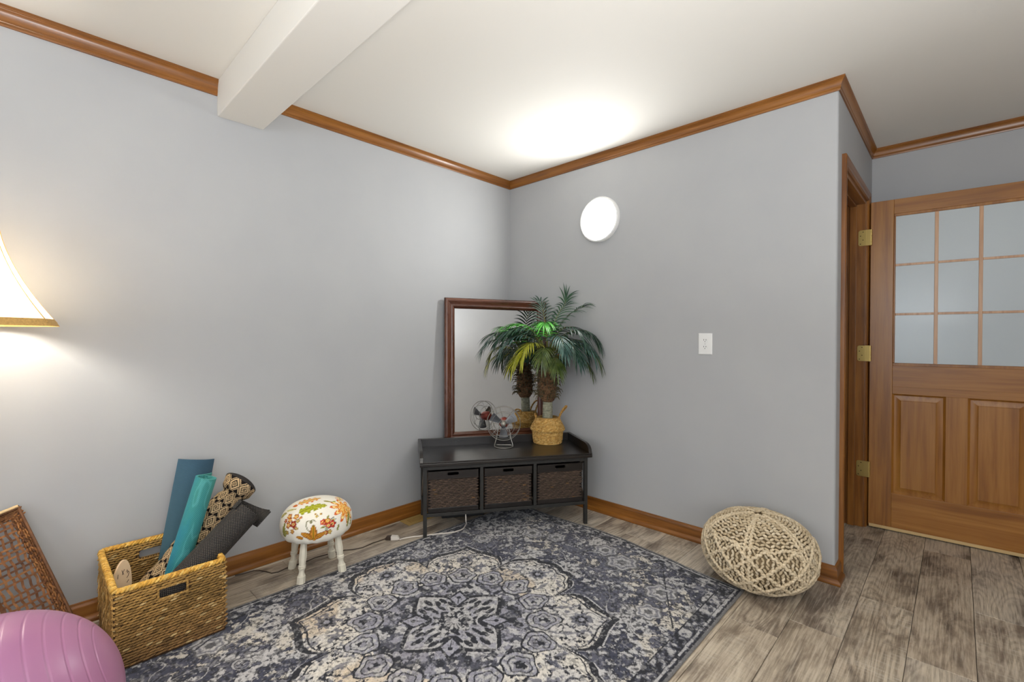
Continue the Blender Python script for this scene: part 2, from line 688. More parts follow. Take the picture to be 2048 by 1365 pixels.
def trim(name, path, prof, mat, lab, close_ends=True):
    """profile (offset into the room, z) swept along a mitred 2d path; room lies to the right of the path."""
    n = len(path)
    P = [Vector(q) for q in path]
    rows = []
    for i in range(n):
        d1 = (P[i] - P[i - 1]).normalized() if i > 0 else None
        d2 = (P[i + 1] - P[i]).normalized() if i < n - 1 else None
        r1 = Vector((d1.y, -d1.x)) if d1 else None
        r2 = Vector((d2.y, -d2.x)) if d2 else None
        if r1 and r2:
            m = r1 + r2
            m = m / (m.dot(r1))
        else:
            m = r1 or r2
        rows.append([(P[i].x + m.x * d, P[i].y + m.y * d, z) for d, z in prof])
    k = len(prof)
    mb = MB()
    vs, fs = [], []
    for r in rows:
        vs += r
    for i in range(n - 1):
        for j in range(k):
            l = (j + 1) % k
            fs.append((i * k + j, i * k + l, (i + 1) * k + l, (i + 1) * k + j))
    fs.append(tuple(range(k)))
    fs.append(tuple(range((n - 1) * k, n * k))[::-1])
    mb.add(vs, fs)
    return tag(mb.build(name, mat, angle=28), lab, kind='structure')


crown = [(0, 2.381), (0.006, 2.381), (0.008, 2.386), (0.008, 2.392), (0.0105, 2.394), (0.0105, 2.399), (0.012, 2.405), (0.015, 2.414),
         (0.020, 2.423), (0.026, 2.428), (0.026, 2.431), (0.029, 2.433), (0.029, 2.44), (0, 2.44)]
crown_big = [(0, 2.366), (0.007, 2.366), (0.010, 2.371), (0.010, 2.378), (0.0125, 2.380), (0.0125, 2.386), (0.013, 2.398), (0.017, 2.411), (0.022, 2.421), (0.026, 2.424),
             (0.026, 2.428), (0.028, 2.430), (0.028, 2.44), (0, 2.44)]
base = [(0, 0), (0.027, 0), (0.029, 0.004), (0.029, 0.010), (0.026, 0.018), (0.019, 0.025), (0.013, 0.027), (0.013, 0.064), (0.0115, 0.072), (0.008, 0.077), (0.007, 0.084), (0, 0.086)]
trim('trim_1', [(X_SIDE, 0), (-2.058, 0)], crown_big, M_OAK['X'], 'oak crown moulding left of the ceiling beam')
trim('trim_2', [(-1.85, 0), (0, 0)], crown, M_OAK['X'], 'oak crown moulding from beam to corner')
trim('trim_3', [(0, 0), (0, Y_RET)], crown, M_OAK['Y'], 'oak crown moulding above the round light')
trim('trim_4', [(0, Y_RET), (X_FAR, Y_RET)], crown, M_OAK['X'], 'short oak crown moulding above the doorway')
trim('trim_5', [(X_FAR, Y_RET), (X_FAR, Y_BACK)], crown, M_OAK['Y'], 'oak crown moulding above the open door')
trim('baseboard_left', [(X_SIDE, 0), (-0.027, 0)], base, M_OAK['X'], 'oak baseboard along the left wall')
trim('baseboard_right', [(0, 0), (0, Y_RET)], base, M_OAK['Y'], 'oak baseboard along the right wall')
trim('baseboard_far', [(X_FAR, Y_RET), (X_FAR, Y_BACK)], base, M_OAK['Y'], 'oak baseboard behind the open door')
# mitred end of the right baseboard wrapping the outside corner
def wrap_end():
    mb = MB()
    k = len(base)
    vs = [(-d, Y_RET - d, z) for d, z in base] + [(0.098, Y_RET - d, z) for d, z in base]
    fs = [(j, (j + 1) % k, k + (j + 1) % k, k + j) for j in range(k)] + [tuple(range(k)), tuple(range(k, 2 * k))[::-1]]
    mb.add(vs, fs)
    tag(mb.build('baseboard_return', M_OAK['X'], angle=28), 'short oak baseboard return at the outside corner', kind='structure')


wrap_end()
# mitre the three crown runs so that neighbouring runs meet without overlap
for nm, fixes in (('trim_2', [(1, 'in')]), ('trim_3', [(0, 'in'), (1, 'out')]), ('trim_4', [(0, 'out'), (1, 'in')]), ('trim_5', [(0, 'in')]),
                  ('baseboard_left', [(1, 'none')]), ('baseboard_right', [(1, 'out')])):
    me = bpy.data.objects[nm].data
    k = len(base) if nm.startswith('base') else len(crown)
    prof = base if nm.startswith('base') else crown
    for end, how in fixes:
        for j in range(k):
            d = prof[j][0]
            v = me.vertices[end * k + j]
            ax = 0 if nm in ('trim_2', 'trim_4') else 1
            sgn = {('trim_2', 1): -1, ('trim_3', 0): -1, ('trim_3', 1): -1, ('trim_4', 0): -1, ('trim_4', 1): -1, ('trim_5', 0): -1,
                   ('baseboard_right', 1): -1}.get((nm, end))
            if sgn is not None:
                v.co[ax] += sgn * d

# ------------------------------------------------------------------ doorway casing, jamb and door
def casing():
    cas = empty('trim_6', kind='structure', label='oak casing and jamb around the doorway')
    th = 0.02
    w = 0.056
    x0, x1, zt = DX0 - w, DX1 + w, DZ + w
    prof = [(0, 0), (w, 0), (w, .009), (w - .008, .015), (w * .55, .014), (w * .3, th), (0.004, th), (0, th - .003)]
    for nm, A, B, ax in (('casing_leg', (x0, 0), (x0, zt), 'Z'), ('casing_leg', (x1, 0), (x1, zt), 'Z'), ('casing_head', (x0, zt), (x1, zt), 'X')):
        mb = MB()
        k = len(prof)
        vs = []
        for (px, pz), e in ((A, 0), (B, 1)):
            for d, o in prof:
                if nm == 'casing_leg':
                    s = 1 if px < 0.5 else -1
                    vs.append((px + s * d, Y_RET - o, pz - (d if e else 0)))
                else:
                    vs.append((px + (d if e == 0 else -d), Y_RET - o, pz - d))
        mb.add(vs, [(j, (j + 1) % k, k + (j + 1) % k, k + j) for j in range(k)] + [tuple(range(k)), tuple(range(k, 2 * k))[::-1]])
        mb.build(nm, M_OAK[ax], cas, angle=25)
    jt = 0.018
    for nm, b, ax in (('jamb', (DX0, DX0 + jt, Y_RET, Y_RET + .115, 0, DZ), 'Z'), ('jamb', (DX1 - jt, DX1, Y_RET, Y_RET + .115, 0, DZ), 'Z'), ('head_jamb', (DX0, DX1, Y_RET, Y_RET + .115, DZ - jt, DZ), 'X'),
                      ('stop', (DX0 + jt, DX0 + jt + .012, Y_RET + .045, Y_RET + .08, 0, DZ - jt), 'Z'), ('stop', (DX1 - jt - .012, DX1 - jt, Y_RET + .045, Y_RET + .08, 0, DZ - jt), 'Z'),
                      ('stop', (DX0 + jt, DX1 - jt, Y_RET + .045, Y_RET + .08, DZ - jt - .012, DZ - jt), 'X')):
        MB().box(*b).build(nm, M_OAK[ax], cas, smooth=False, bevel=0.002)
    # closet behind the doorway
    tag(MB().box(0.1, X_FAR, -0.9, -0.88, 0, H).build('wall_closet', M_WALL, smooth=False), 'grey closet wall beyond the doorway', kind='structure')


casing()


def glass_pane():
    t = NT('door_glass')
    tr = t.t.nodes.new('ShaderNodeBsdfTransparent')
    tr.inputs[0].default_value = (0.90, 0.94, 0.95, 1)
    df = t.t.nodes.new('ShaderNodeBsdfDiffuse')
    df.inputs[0].default_value = (*S(238, 246, 250), 1)  # pale diffuse colour stands in for the window reflected in the glass
    m0 = t.t.nodes.new('ShaderNodeMixShader')
    m0.inputs[0].default_value = 0.46
    t.t.links.new(tr.outputs[0], m0.inputs[1])
    t.t.links.new(df.outputs[0], m0.inputs[2])
    gl = t.t.nodes.new('ShaderNodeBsdfGlossy')
    gl.inputs['Roughness'].default_value = 0.22
    fr = t.t.nodes.new('ShaderNodeFresnel')
    fr.inputs[0].default_value = 1.6
    mx = t.t.nodes.new('ShaderNodeMixShader')
    t.t.links.new(fr.outputs[0], mx.inputs[0])
    t.t.links.new(m0.outputs[0], mx.inputs[1])
    t.t.links.new(gl.outputs[0], mx.inputs[2])
    t.t.links.new(mx.outputs[0], t.out.inputs[0])
    return t.m


def build_door():
    W, T, HD = 0.80, 0.036, 2.04
    ang = math.radians(4.2)
    d = empty('door_1', (0.962, Y_RET - 0.022, 0.0), kind='structure', label='open wooden door with glazed upper half and two lower panels')
    # local: u along the door from hinge (-Y in world), n = away from the room (+X)
    d.rotation_euler = (0, 0, math.radians(-90) + ang)
    # local x = along the door (towards -Y), local y = +X direction is  (rotated) -> local +y = +X
    st = 0.112
    z0 = 0.018
    gz0, gz1 = 1.035, 1.94
    gx0, gx1 = 0.122, W - 0.122
    pz0, pz1 = 0.235, 0.85
    def b(nm, x0, x1, za, zb, ax, y0=0.0, y1=T, m=None, bv=0.0015):
        return MB().box(x0, x1, y0, y1, za, zb).build(nm, m or M_DOOR[ax], d, smooth=False, bevel=bv)
    b('stile', 0, st, z0, HD, 'Z')
    b('stile', W - st, W, z0, HD, 'Z')
    b('top_rail', st, W - st, gz1 + .012, HD, 'X')
    b('lock_rail', st, W - st, pz1, gz0 - .012, 'X')
    b('bottom_rail', st, W - st, z0, pz0, 'X')
    mid = W / 2
    b('mullion', mid - .047, mid + .047, pz0, pz1, 'Z')
    # moulding strip under the lock rail and around the glass
    b('rail_moulding', st, W - st, pz1 - .0005, pz1 + .045, 'X', -.003, .004)
    bead = MB()
    for (xa, xb, za, zb) in ((st, W - st, gz1 - .004, gz1 + .014), (st, W - st, gz0 - .014, gz0 + .004), (st, gx0, gz0 + .004, gz1 - .004), (gx1, W - st, gz0 + .004, gz1 - .004)):
        bead.box(xa, xb, 0.002, T - .002, za, zb)
    bead.build('glass_bead', M_DOOR['Z'], d, smooth=False, bevel=0.003)
    # raised panels
    for (xa, xb) in ((st, mid - .047), (mid + .047, W - st)):
        mb = MB()
        rings = [(0.0, 0.004), (0.010, 0.013), (0.014, 0.013), (0.040, 0.004), (0.042, 0.002)]
        vs, fs = [], []
        for off, yy in rings:
            vs += [(xa + off, yy, pz0 + off), (xb - off, yy, pz0 + off), (xb - off, yy, pz1 - off), (xa + off, yy, pz1 - off)]
        for i in range(len(rings) - 1):
            for j in range(4):
                l = (j + 1) % 4
                fs.append((i * 4 + j, i * 4 + l, i * 4 + 4 + l, i * 4 + 4 + j))
        e = (len(rings) - 1) * 4
        fs.append((e, e + 1, e + 2, e + 3))
        o = len(vs)
        vs += [(xa, T - .006, pz0), (xb, T - .006, pz0), (xb, T - .006, pz1), (xa, T - .006, pz1)]
        fs += [(o + 3, o + 2, o + 1, o)] + [(j, o + j, o + (j + 1) % 4, (j + 1) % 4) for j in range(4)]
        mb.add(vs, fs)
        mb.build('panel', M_DOOR['Z'], d, angle=20)
    # nine panes and the muntins behind them
    xs = [gx0 + (gx1 - gx0) * i / 3 for i in range(4)]
    zs = [gz0 + (gz1 - gz0) * i / 3 for i in range(4)]
    M_G = glass_pane()
    mw = 0.0085
    for i in range(3):
        for j in range(3):
            MB().box(xs[i] + (mw if i else -.002), xs[i + 1] - (mw if i < 2 else -.002), 0.009, 0.012, zs[j] + (mw * .8 if j else -.002), zs[j + 1] - (mw * .8 if j < 2 else -.002)).build('pane', M_G, d, smooth=False)
    mw = 0.0085
    M_MUN = wood('muntin_wood', S(176, 128, 88), S(200, 156, 118), S(212, 172, 136), 'Z')  # wood colour paled to hold the glass reflection that veils the bars
    for i in (1, 2):
        b('muntin', xs[i] - mw, xs[i] + mw, gz0, gz1, 'Z', 0.006, T - .006, M_MUN)
    for j in (1, 2):
        for i in range(3):
            b('muntin', xs[i] + (mw if i else 0), xs[i + 1] - (mw if i < 2 else 0), zs[j] - mw * .8, zs[j] + mw * .8, 'X', 0.0065, T - .006, M_MUN)
    b('bottom_sweep', 0.004, W - .004, 0.008, 0.026, 'X', -.004, T, plain('pale_pine', S(208, 178, 126), 0.6))
    # knob
    kn = MB().lathe([(0.001, 0.07), (0.018, 0.069), (0.027, 0.06), (0.028, 0.05), (0.02, 0.038), (0.011, 0.034), (0.011, 0.012), (0.03, 0.009), (0.031, 0.0)], 24)
    kn.xf(Matrix.Translation((W - .06, 0, 0.96)) @ Matrix.Rotation(math.radians(90), 4, 'X'))
    kn.build('knob', M_BRASS, d)
    return d


door = build_door()


def hinges():
    xj = DX1 - 0.018
    for z in (1.818, 1.095, 0.37):
        h = empty('hinge', (0, 0, 0))
        h.parent = door
        h.matrix_parent_inverse = Matrix.Identity(4)
        # express in world, then take into door space
        mb = MB()
        hh = 0.049
        pts = []
        r = 0.012
        y0, y1 = Y_RET - 0.004, Y_RET + 0.036
        for (cy, cz, a0) in ((y1 - r, z + hh - r, 0), (y1 - r, z - hh + r, -90)):
            for k in range(5):
                a = math.radians(a0 + 90 - 90 * k / 4) if a0 == 0 else math.radians(0 - 90 * k / 4)
                pts.append((cy + r * math.cos(a), cz + r * math.sin(a)))
        pts += [(y0, z - hh), (y0, z + hh)]
        mb.prism(pts, 0, xj - 0.0025, xj - 0.0002)
        kn = MB()
        for i in range(5):
            a, b2 = z - hh + i * hh * 0.4 + .0005, z - hh + (i + 1) * hh * 0.4 - .0005
            kn.lathe([(0.006, a), (0.006, b2)], 12, (xj + 0.006, Y_RET - 0.0275, 0))
        kn.box(xj - .002, xj + .001, Y_RET - .026, Y_RET, z - hh, z + hh)
        sc = MB()
        for (yy, zz) in ((Y_RET + .012, z + .037), (Y_RET + .025, z + .013), (Y_RET + .012, z - .013), (Y_RET + .025, z - .037)):
            sc.tube([(xj - .0024, yy, zz), (xj - .0036, yy, zz)], 0.0032, 8)
        inv = (Matrix.Translation(door.location) @ Matrix.Rotation(door.rotation_euler.z, 4, 'Z')).inverted()
        mb.xf(inv).build('leaf', M_BRASS, h, smooth=False, bevel=0.0006)
        kn.xf(inv).build('knuckle', M_BRASS, h)
        sc.xf(inv).build('screw', plain('dark_screw', S(90, 74, 40), 0.4, 0.8), h)


hinges()


# ------------------------------------------------------------------ round wall light
def wall_light():
    c = (0.0, -0.857, 1.992)
    l = empty('wall_light', c, label='round white flush light glowing on the right wall', cat='wall light')
    R = 0.153
    rot = Matrix.Rotation(math.radians(-90), 4, 'Y')
    MB().lathe([(R * .9, 0.0), (R, 0.0), (R, 0.018), (R - .004, 0.024), (R - .012, 0.026), (R - .016, .022)], 64).xf(rot).build('rim', M_WHITE, l)
    t = NT('light_diffuser')
    t.base((0.9, 0.9, 0.9)).p(Emission_Color=(1.0, 0.995, 0.975, 1), Emission_Strength=LIGHT_DISC)
    MB().lathe([(R - .016, 0.022), (R * .7, 0.0255), (R * .35, 0.027), (0.001, 0.0275)], 64, caps=False).xf(rot).build('diffuser', t.m, l, angle=180)


LIGHT_DISC = 78.0
wall_light()


# ------------------------------------------------------------------ wall outlet
def outlet():
    o = empty('wall_outlet', (0, -1.573, 1.155), label='white electrical outlet plate on the right wall', cat='outlet')
    w, h = 0.039, 0.061
    mb = MB()
    rings = [(0, 0.0), (0, -0.004), (0.004, -0.0065), (0.008, -0.007)]
    vs, fs = [], []
    for d, x in rings:
        vs += [(x, -w + d, -h + d), (x, w - d, -h + d), (x, w - d, h - d), (x, -w + d, h - d)]
    for i in range(len(rings) - 1):
        for j in range(4):
            fs.append((i * 4 + j, i * 4 + (j + 1) % 4, i * 4 + 4 + (j + 1) % 4, i * 4 + 4 + j))
    fs += [(0, 3, 2, 1), (12, 13, 14, 15)]
    mb.add(vs, fs)
    mb.build('plate', M_WHITE, o, angle=20)
    for s in (1, -1):
        zc = 0.0195 * s
        rcp = MB()
        pts = [(0.0165 * math.cos(a) * 1.0, max(-.0135, min(.0135, 0.0175 * math.sin(a)))) for a in np.linspace(0, 2 * math.pi, 33)[:-1]]
        rcp.prism([(p, zc + q) for p, q in pts], 0, -0.0092, -0.0068)
        r = rcp.build('receptacle', M_WHITE, o, angle=30)
        sl = MB()
        for yy in (-.0062, .0062):
            sl.box(-.0096, -.0090, yy - .0014, yy + .0014, zc, zc + .008)
        sl.build('slot', plain('outlet_slot', S(90, 90, 90), 0.7), r, smooth=False)
        MB().tube([(-.0090, 0, zc - .0065), (-.0096, 0, zc - .0065)], .0024, 10).build('ground_hole', plain('outlet_hole', S(50, 50, 50), 0.7), r)
    MB().tube([(-.0068, 0, 0), (-.0080, 0, 0)], .003, 10).build('screw', plain('outlet_screw', S(190, 190, 188), 0.4, 0.3), o)


outlet()


# ------------------------------------------------------------------ rug
def build_rug():
    cx, cy = -1.477, -1.118
    x1f = lambda y: np.interp(-y, [0.36, 1.2, 1.9], [-0.30, -0.292, -0.388]) - 0.012 * np.sin((-y - .36) / 1.54 * math.pi * 3) * 0.6
    n, m = 800, 520
    s = np.linspace(0, 1, n)
    t = np.linspace(0, 1, m)
    Sx, Ty = np.meshgrid(s, t, indexing='ij')
    yl, yr = -0.358, -1.906
    Yw = yl + (yr - yl) * Ty
    xr = x1f(Yw)
    xl = -2.655
    Xw = xl + (xr - xl) * Sx
    Yw = Yw + 0.006 * np.sin(Xw * 5.0) * (1 - Ty) * 0.8
    # pattern coordinates: 45-degree symmetric medallion about the centre
    A, B = Xw - cx, Yw - cy
    A2 = (Sx - 0.5) * 2.33
    B2 = (0.5 - Ty) * 1.548
    r = np.hypot(A, B) + 1e-6
    th = np.arctan2(B, A)
    nz = lambda sc, sd, o=4, g=0.5: lattice_noise(A, B, sc, sd, o, g)
    wob = (nz(9, 1) - 0.5) * 0.035
    k8 = math.pi / 4
    idx = np.round(th / k8)
    dth = th - idx * k8
    odd = (np.abs(idx) % 2 == 1)
    dk = np.array(S(38, 39, 46)); navy = np.array(S(66, 68, 84)); slate = np.array(S(98, 99, 112))
    lav = np.array(S(150, 149, 160)); lite = np.array(S(192, 190, 190)); cream = np.array(S(208, 200, 186)); tan = np.array(S(200, 180, 152))
    C = np.zeros(A.shape + (3,))

    def put(mask, col):
        mk = np.clip(mask, 0, 1)[..., None]
        C[:] = C * (1 - mk) + np.asarray(col) * mk
    # --- field
    C[:] = navy
    put(sstep(0.46, 0.52, nz(9, 5, 4, .6)) * 0.7, slate)
    f1 = nz(38, 2, 4, 0.62)
    f2 = nz(5.5, 3, 3)
    anis = lattice_noise(A * 2.0 + B * 0.8, B * 2.6 - A * .4, 21, 12, 4, 0.6)
    fld = 0.55 * f1 + 0.32 * anis + 0.42 * f2
    sp = sstep(0.668, 0.680, fld)
    put(sstep(.62, .65, fld) * .85, dk)
    put(sp * 0.92, lite)
    put(sp * sstep(0.55, 0.62, nz(6, 9, 3)) * .8, cream)
    put(sstep(0.60, 0.62, nz(70, 4, 3, 0.6)) * 0.8, dk)
    # stray vine lines in the field
    vine = np.abs(nz(7, 21, 2) - 0.5)
    put((vine < 0.006) * 0.7, lite)
    put(((vine > 0.009) & (vine < 0.016)) * 0.7, dk)
    # field rosettes
    for (ra, rb, rr) in ((0.93, -0.24, .085), (0.99, -0.1, .07), (0.88, 0.34, .07), (0.93, .2, .06), (.8, -.52, .075), (-.9, .3, .08), (-.85, -.3, .08), (.25, .60, .05), (-.75, .55, .06), (.62, .5, .06), (.62, -.55, .06)):
        q = np.hypot(A - ra, B - rb) / rr * (1 + 0.12 * np.cos(6 * np.arctan2(B - rb, A - ra)))
        w = 0.75
        put((q < 1.0) * w, lite)
        put(((q < 1.0) & (q > .86)) * w, dk)
        put(((q < .72) & (q > .55)) * w, slate)
        put((q < .30) * w, dk)
    # --- medallion outline: pointed ogee lobes on the diagonals, scalloped lobes on the axes
    ad = np.abs(dth)
    q = ad / (k8 / 2)
    r_odd = np.interp(q, [0, .12, .3, .5, .68, .82, .92, .98, 1.0], [.662, .632, .604, .590, .578, .556, .525, .488, .462])
    r_ev = np.interp(q, [0, .15, .28, .4, .52, .62, .74, .84, .94, 1.0], [.648, .642, .622, .634, .628, .596, .582, .560, .510, .462])
    Rm = np.where(odd, r_odd, r_ev)
    d = r - Rm + wob * 0.35
    ins = d < 0
    put(((d > -0.004) & (d < 0.030)) * 0.97, dk * .8)
    put((d > 0.03) & (d < 0.037) & (nz(15, 33, 2) > .47), lite)
    med = ins.astype(float)
    put(med, np.array(S(212, 206, 196)))
    put(med * sstep(.48, .56, nz(8, 41, 3)) * .6, lite)
    put(med * sstep(.60, .66, nz(5, 42, 3)) * .6, tan)
    put(med * sstep(.64, .66, nz(40, 43, 3, .6)) * .85, slate)
    mv = np.abs(nz(15, 45, 2) - .5)
    put(med * (mv < .014) * .8, slate)
    put(med * (mv < .006) * .8, dk)
    put(med * sstep(.645, .66, nz(60, 44, 3, .6)), dk)
    put(((d < -0.014) & (d > -0.022)), dk)
    # flowers inside lobes
    for i in range(8):
        a = i * k8
        fr_ = 0.53
        fx, fy = fr_ * math.cos(a), fr_ * math.sin(a)
        qa = np.arctan2(B - fy, A - fx)
        q1 = np.hypot(A - fx, B - fy) / 0.042
        q2 = q1 * (1 + .16 * np.cos(8 * qa))
        put((q2 < 1.0) * .85, slate)
        put((q2 < 0.62), dk)
        put((q1 < 0.30), lav)
        for s_ in (-1, 1):
            ex, ey = .47 * math.cos(a + s_ * .19), .47 * math.sin(a + s_ * .19)
            qq = np.abs((A - ex) * math.sin(a) - (B - ey) * math.cos(a)) / .012 + np.abs((A - ex) * math.cos(a) + (B - ey) * math.sin(a)) / .05
            put((qq < 1) * .8, slate)
    # inner ring
    inner = r < (0.325 + 0.02 * np.cos(16 * th) + wob)
    band = (r < 0.40 + wob * .6) & ~inner
    put((r < 0.335 + wob).astype(float), slate * 0.62)
    put((r < .335 + wob) * sstep(.47, .55, nz(30, 51, 3, .62)) * .9, dk * 1.1)
    put((r < .335 + wob) * sstep(.56, .59, nz(30, 52, 4, .62)) * .85, lav)
    put((r < .335 + wob) * sstep(.60, .62, nz(26, 53, 4, .6)) * .85, lite)
    # palmettes
    for i in range(16):
        a = i * math.pi / 8
        pr = 0.372 if i % 2 else 0.375
        ca, sa = math.cos(a), math.sin(a)
        u = (A * ca + B * sa) - pr
        v_ = -A * sa + B * ca
        big = (i % 2 == 0)
        hl, hw = (.078, .064) if big else (.066, .058)
        qx = u / hl
        qy = v_ / (hw * (1 - .38 * np.clip(qx, -1, 1)))
        ex = 1.35 if big else 1.9
        qq = (np.abs(qx) ** ex + np.abs(qy) ** ex) ** (1 / ex) + wob * 3.5 + .05 * np.cos(np.arctan2(qy, qx) * 6)
        put(qq < 1.08, dk * .85)
        put(qq < 0.96, lav)
        put((qq < 0.96) & (nz(70, 46, 2) > .56), lite * .85)
        put((qq < 0.70) & (qq > .62), dk)
        put(qq < 0.62, lav * .8)
        put((qq < 0.58) & (f1 > .5), lite * .85)
        put((qq < 0.34) & (nz(60, 47, 2) > .44), dk)
    # centre flower: four pointed petals, four diamonds
    k4 = math.pi / 2
    i4 = np.round(th / k4)
    d4 = th - i4 * k4
    u = r * np.cos(d4)
    v_ = np.abs(r * np.sin(d4))
    half = np.interp(u, [0, .03, .06, .10, .14, .18, .21, .235, .25], [.012, .050, .083, .096, .090, .066, .040, .016, .0])
    half = np.where((u > 0) & (u < 0.25), half, -1)
    e = v_ - half
    put((e < 0.024) & (u < .282), dk * .8)
    put(e < 0, lite * .86)
    put((e < -.004) * sstep(.5, .55, nz(20, 61, 3)) * .8, lav)
    pet = e < -.008
    for (pu, pv, ru, rv) in ((.06, .045, .028, .009), (.10, .066, .03, .010), (.15, .055, .026, .011), (.185, .0, .03, .012), (.12, .018, .034, .009), (.155, .03, .02, .01)):
        put((((u - pu) / ru) ** 2 + ((v_ - pv) / rv) ** 2 < 1) & pet, dk)
    # diamonds
    d5 = th - (np.floor(th / k4) + .5) * k4
    u5, v5 = r * np.cos(d5) - .165, np.abs(r * np.sin(d5))
    dm = np.abs(u5) / .052 + v5 / .036
    put(dm < 1.35, dk)
    put(dm < 1.0, lav * 1.05)
    put((np.hypot(u5 - .008, v5) < .010) | ((v5 < .0022) & (u5 < 0) & (u5 > -.04)), dk)
    # busy core
    core = r < .078 + .01 * np.cos(8 * th)
    put(core.astype(float), lite * .8)
    put(core & (nz(55, 71, 2, .6) > .5), dk)
    put(core & (np.abs(np.sin(8 * th)) < .35) & (r > .02) & (r < .06), dk)
    # --- borders
    e1 = np.minimum(A2 + 1.165, 1.165 - A2)
    e2 = np.minimum(B2 + .774, .774 - B2)
    ed = np.minimum(e1, e2)
    along = np.where(e1 < e2, B2, A2)
    bd = ed < 0.088
    put(bd.astype(float), slate * .7)
    pat = np.sin(along * 2 * math.pi / .060) * np.sin(ed * 2 * math.pi / .045)
    put(bd & (pat * .45 + (f1 - .5) * 5.0 > .30), lite * .8)
    put(bd & (pat * .45 + (f1 - .5) * 5.0 < -.30), dk)
    put((ed > .084) & (ed < .090), dk)
    put((ed > .030) & (ed < .034), dk)
    put((ed > .020) & (ed < .028) & (nz(40, 81, 2) > .42), lite * .85)
    put(ed < .016, dk)
    put((ed < .006), np.array(S(120, 118, 118)))
    # long diagonal corner lines
    for sgn in (1, -1):
        dl = np.abs(np.abs(A2) * 0.62 + np.abs(B2) - 1.06)
        put((dl < .004) & (np.abs(A2) > .55) & ~bd & (nz(20, 82, 2) > .42), dk)
    # --- wear: threads and faded specks
    put(sstep(.62, .68, nz(95, 91, 2)) * .30, lite)
    put(sstep(.60, .66, nz(110, 92, 2)) * .45, dk)
    warm = sstep(.56, .66, nz(2.6, 95, 2))[..., None] * 0.16
    C[:] = C * (1 - warm) + C * np.array([1.12, 1.0, 0.82]) * warm
    C[:] = C * (0.88 + 0.24 * nz(120, 93, 1)[..., None])
    # geometry: thin pile, soft waves along the far edge
    Z = 0.007 + 0.0012 * (C.mean(-1) / .5) + 0.0012 * (nz(140, 94, 1) - .5)
    Z = Z + 0.004 * np.exp(-((Sx - 1) / .03) ** 2) * (np.sin(Ty * 19) > 0.3) * np.sin(Ty * 19)
    Z = np.maximum(Z, 0.004)
    V = np.stack([Xw, Yw, Z], -1).reshape(-1, 3)
    F = grid_faces(n, m)[:, ::-1]
    t = NT('rug_pile')
    a = t.n('ShaderNodeAttribute', _attribute_name='Col')
    nn = t.noise(t.coord(), 420.0, 2)
    t.base(t.mix(1.0, a.outputs[0], t.ramp(nn, [(0.3, (0.72,) * 3), (0.7, (1.22,) * 3)]), 'MULTIPLY')).rough(0.95)
    t.b.inputs['Specular IOR Level'].default_value = 0.1
    t.p(Sheen_Weight=0.15)
    t.bump(nn, 0.5, 0.003)
    root = empty('area_rug', (0, 0, 0), label='distressed navy and cream medallion area rug lying on the floor', cat='rug')
    fast_mesh(V, F, 'pile', t.m, root, True, 180, None, C.reshape(-1, 3))
    # bound edge
    P = V.reshape(n, m, 3)
    loop = np.concatenate([P[:, 0][::8], P[-1, :][::8], P[::-1, -1][::8], P[0, ::-1][::8]])
    loop = loop.copy()
    loop[:, 2] = np.maximum(loop[:, 2] - .003, .0042)
    MB().tube([tuple(q) for q in loop], 0.004, 6, closed=True).build('binding', plain('rug_binding', S(112, 110, 110), 0.9, noise=.3, nscale=200), root)


build_rug()


# ------------------------------------------------------------------ storage bench (local u = length, v = depth, z)
BF = np.array([-1.085, -0.359])
BU = np.array([0.8372, -0.5469])
BV = np.array([0.5469, 0.8372])
BANG = math.atan2(BU[1], BU[0])
ZT = 0.455          # height of the bench top surface


def bench_world(u, v, z=0.0):
    q = BF + BU * u + BV * v
    return Vector((q[0], q[1], z))


M_ESP = wood('espresso_wood', S(16, 13, 12), S(26, 21, 19), S(38, 31, 27), 'X', rough=0.30, across=14, along=1.2, coat=0.2)
M_IRON = plain('dark_iron', S(58, 57, 55), 0.5, 0.55, noise=.12, nscale=40)
M_REED = plain('grey_reed', S(104, 92, 80), 0.7, noise=.3, nscale=60)


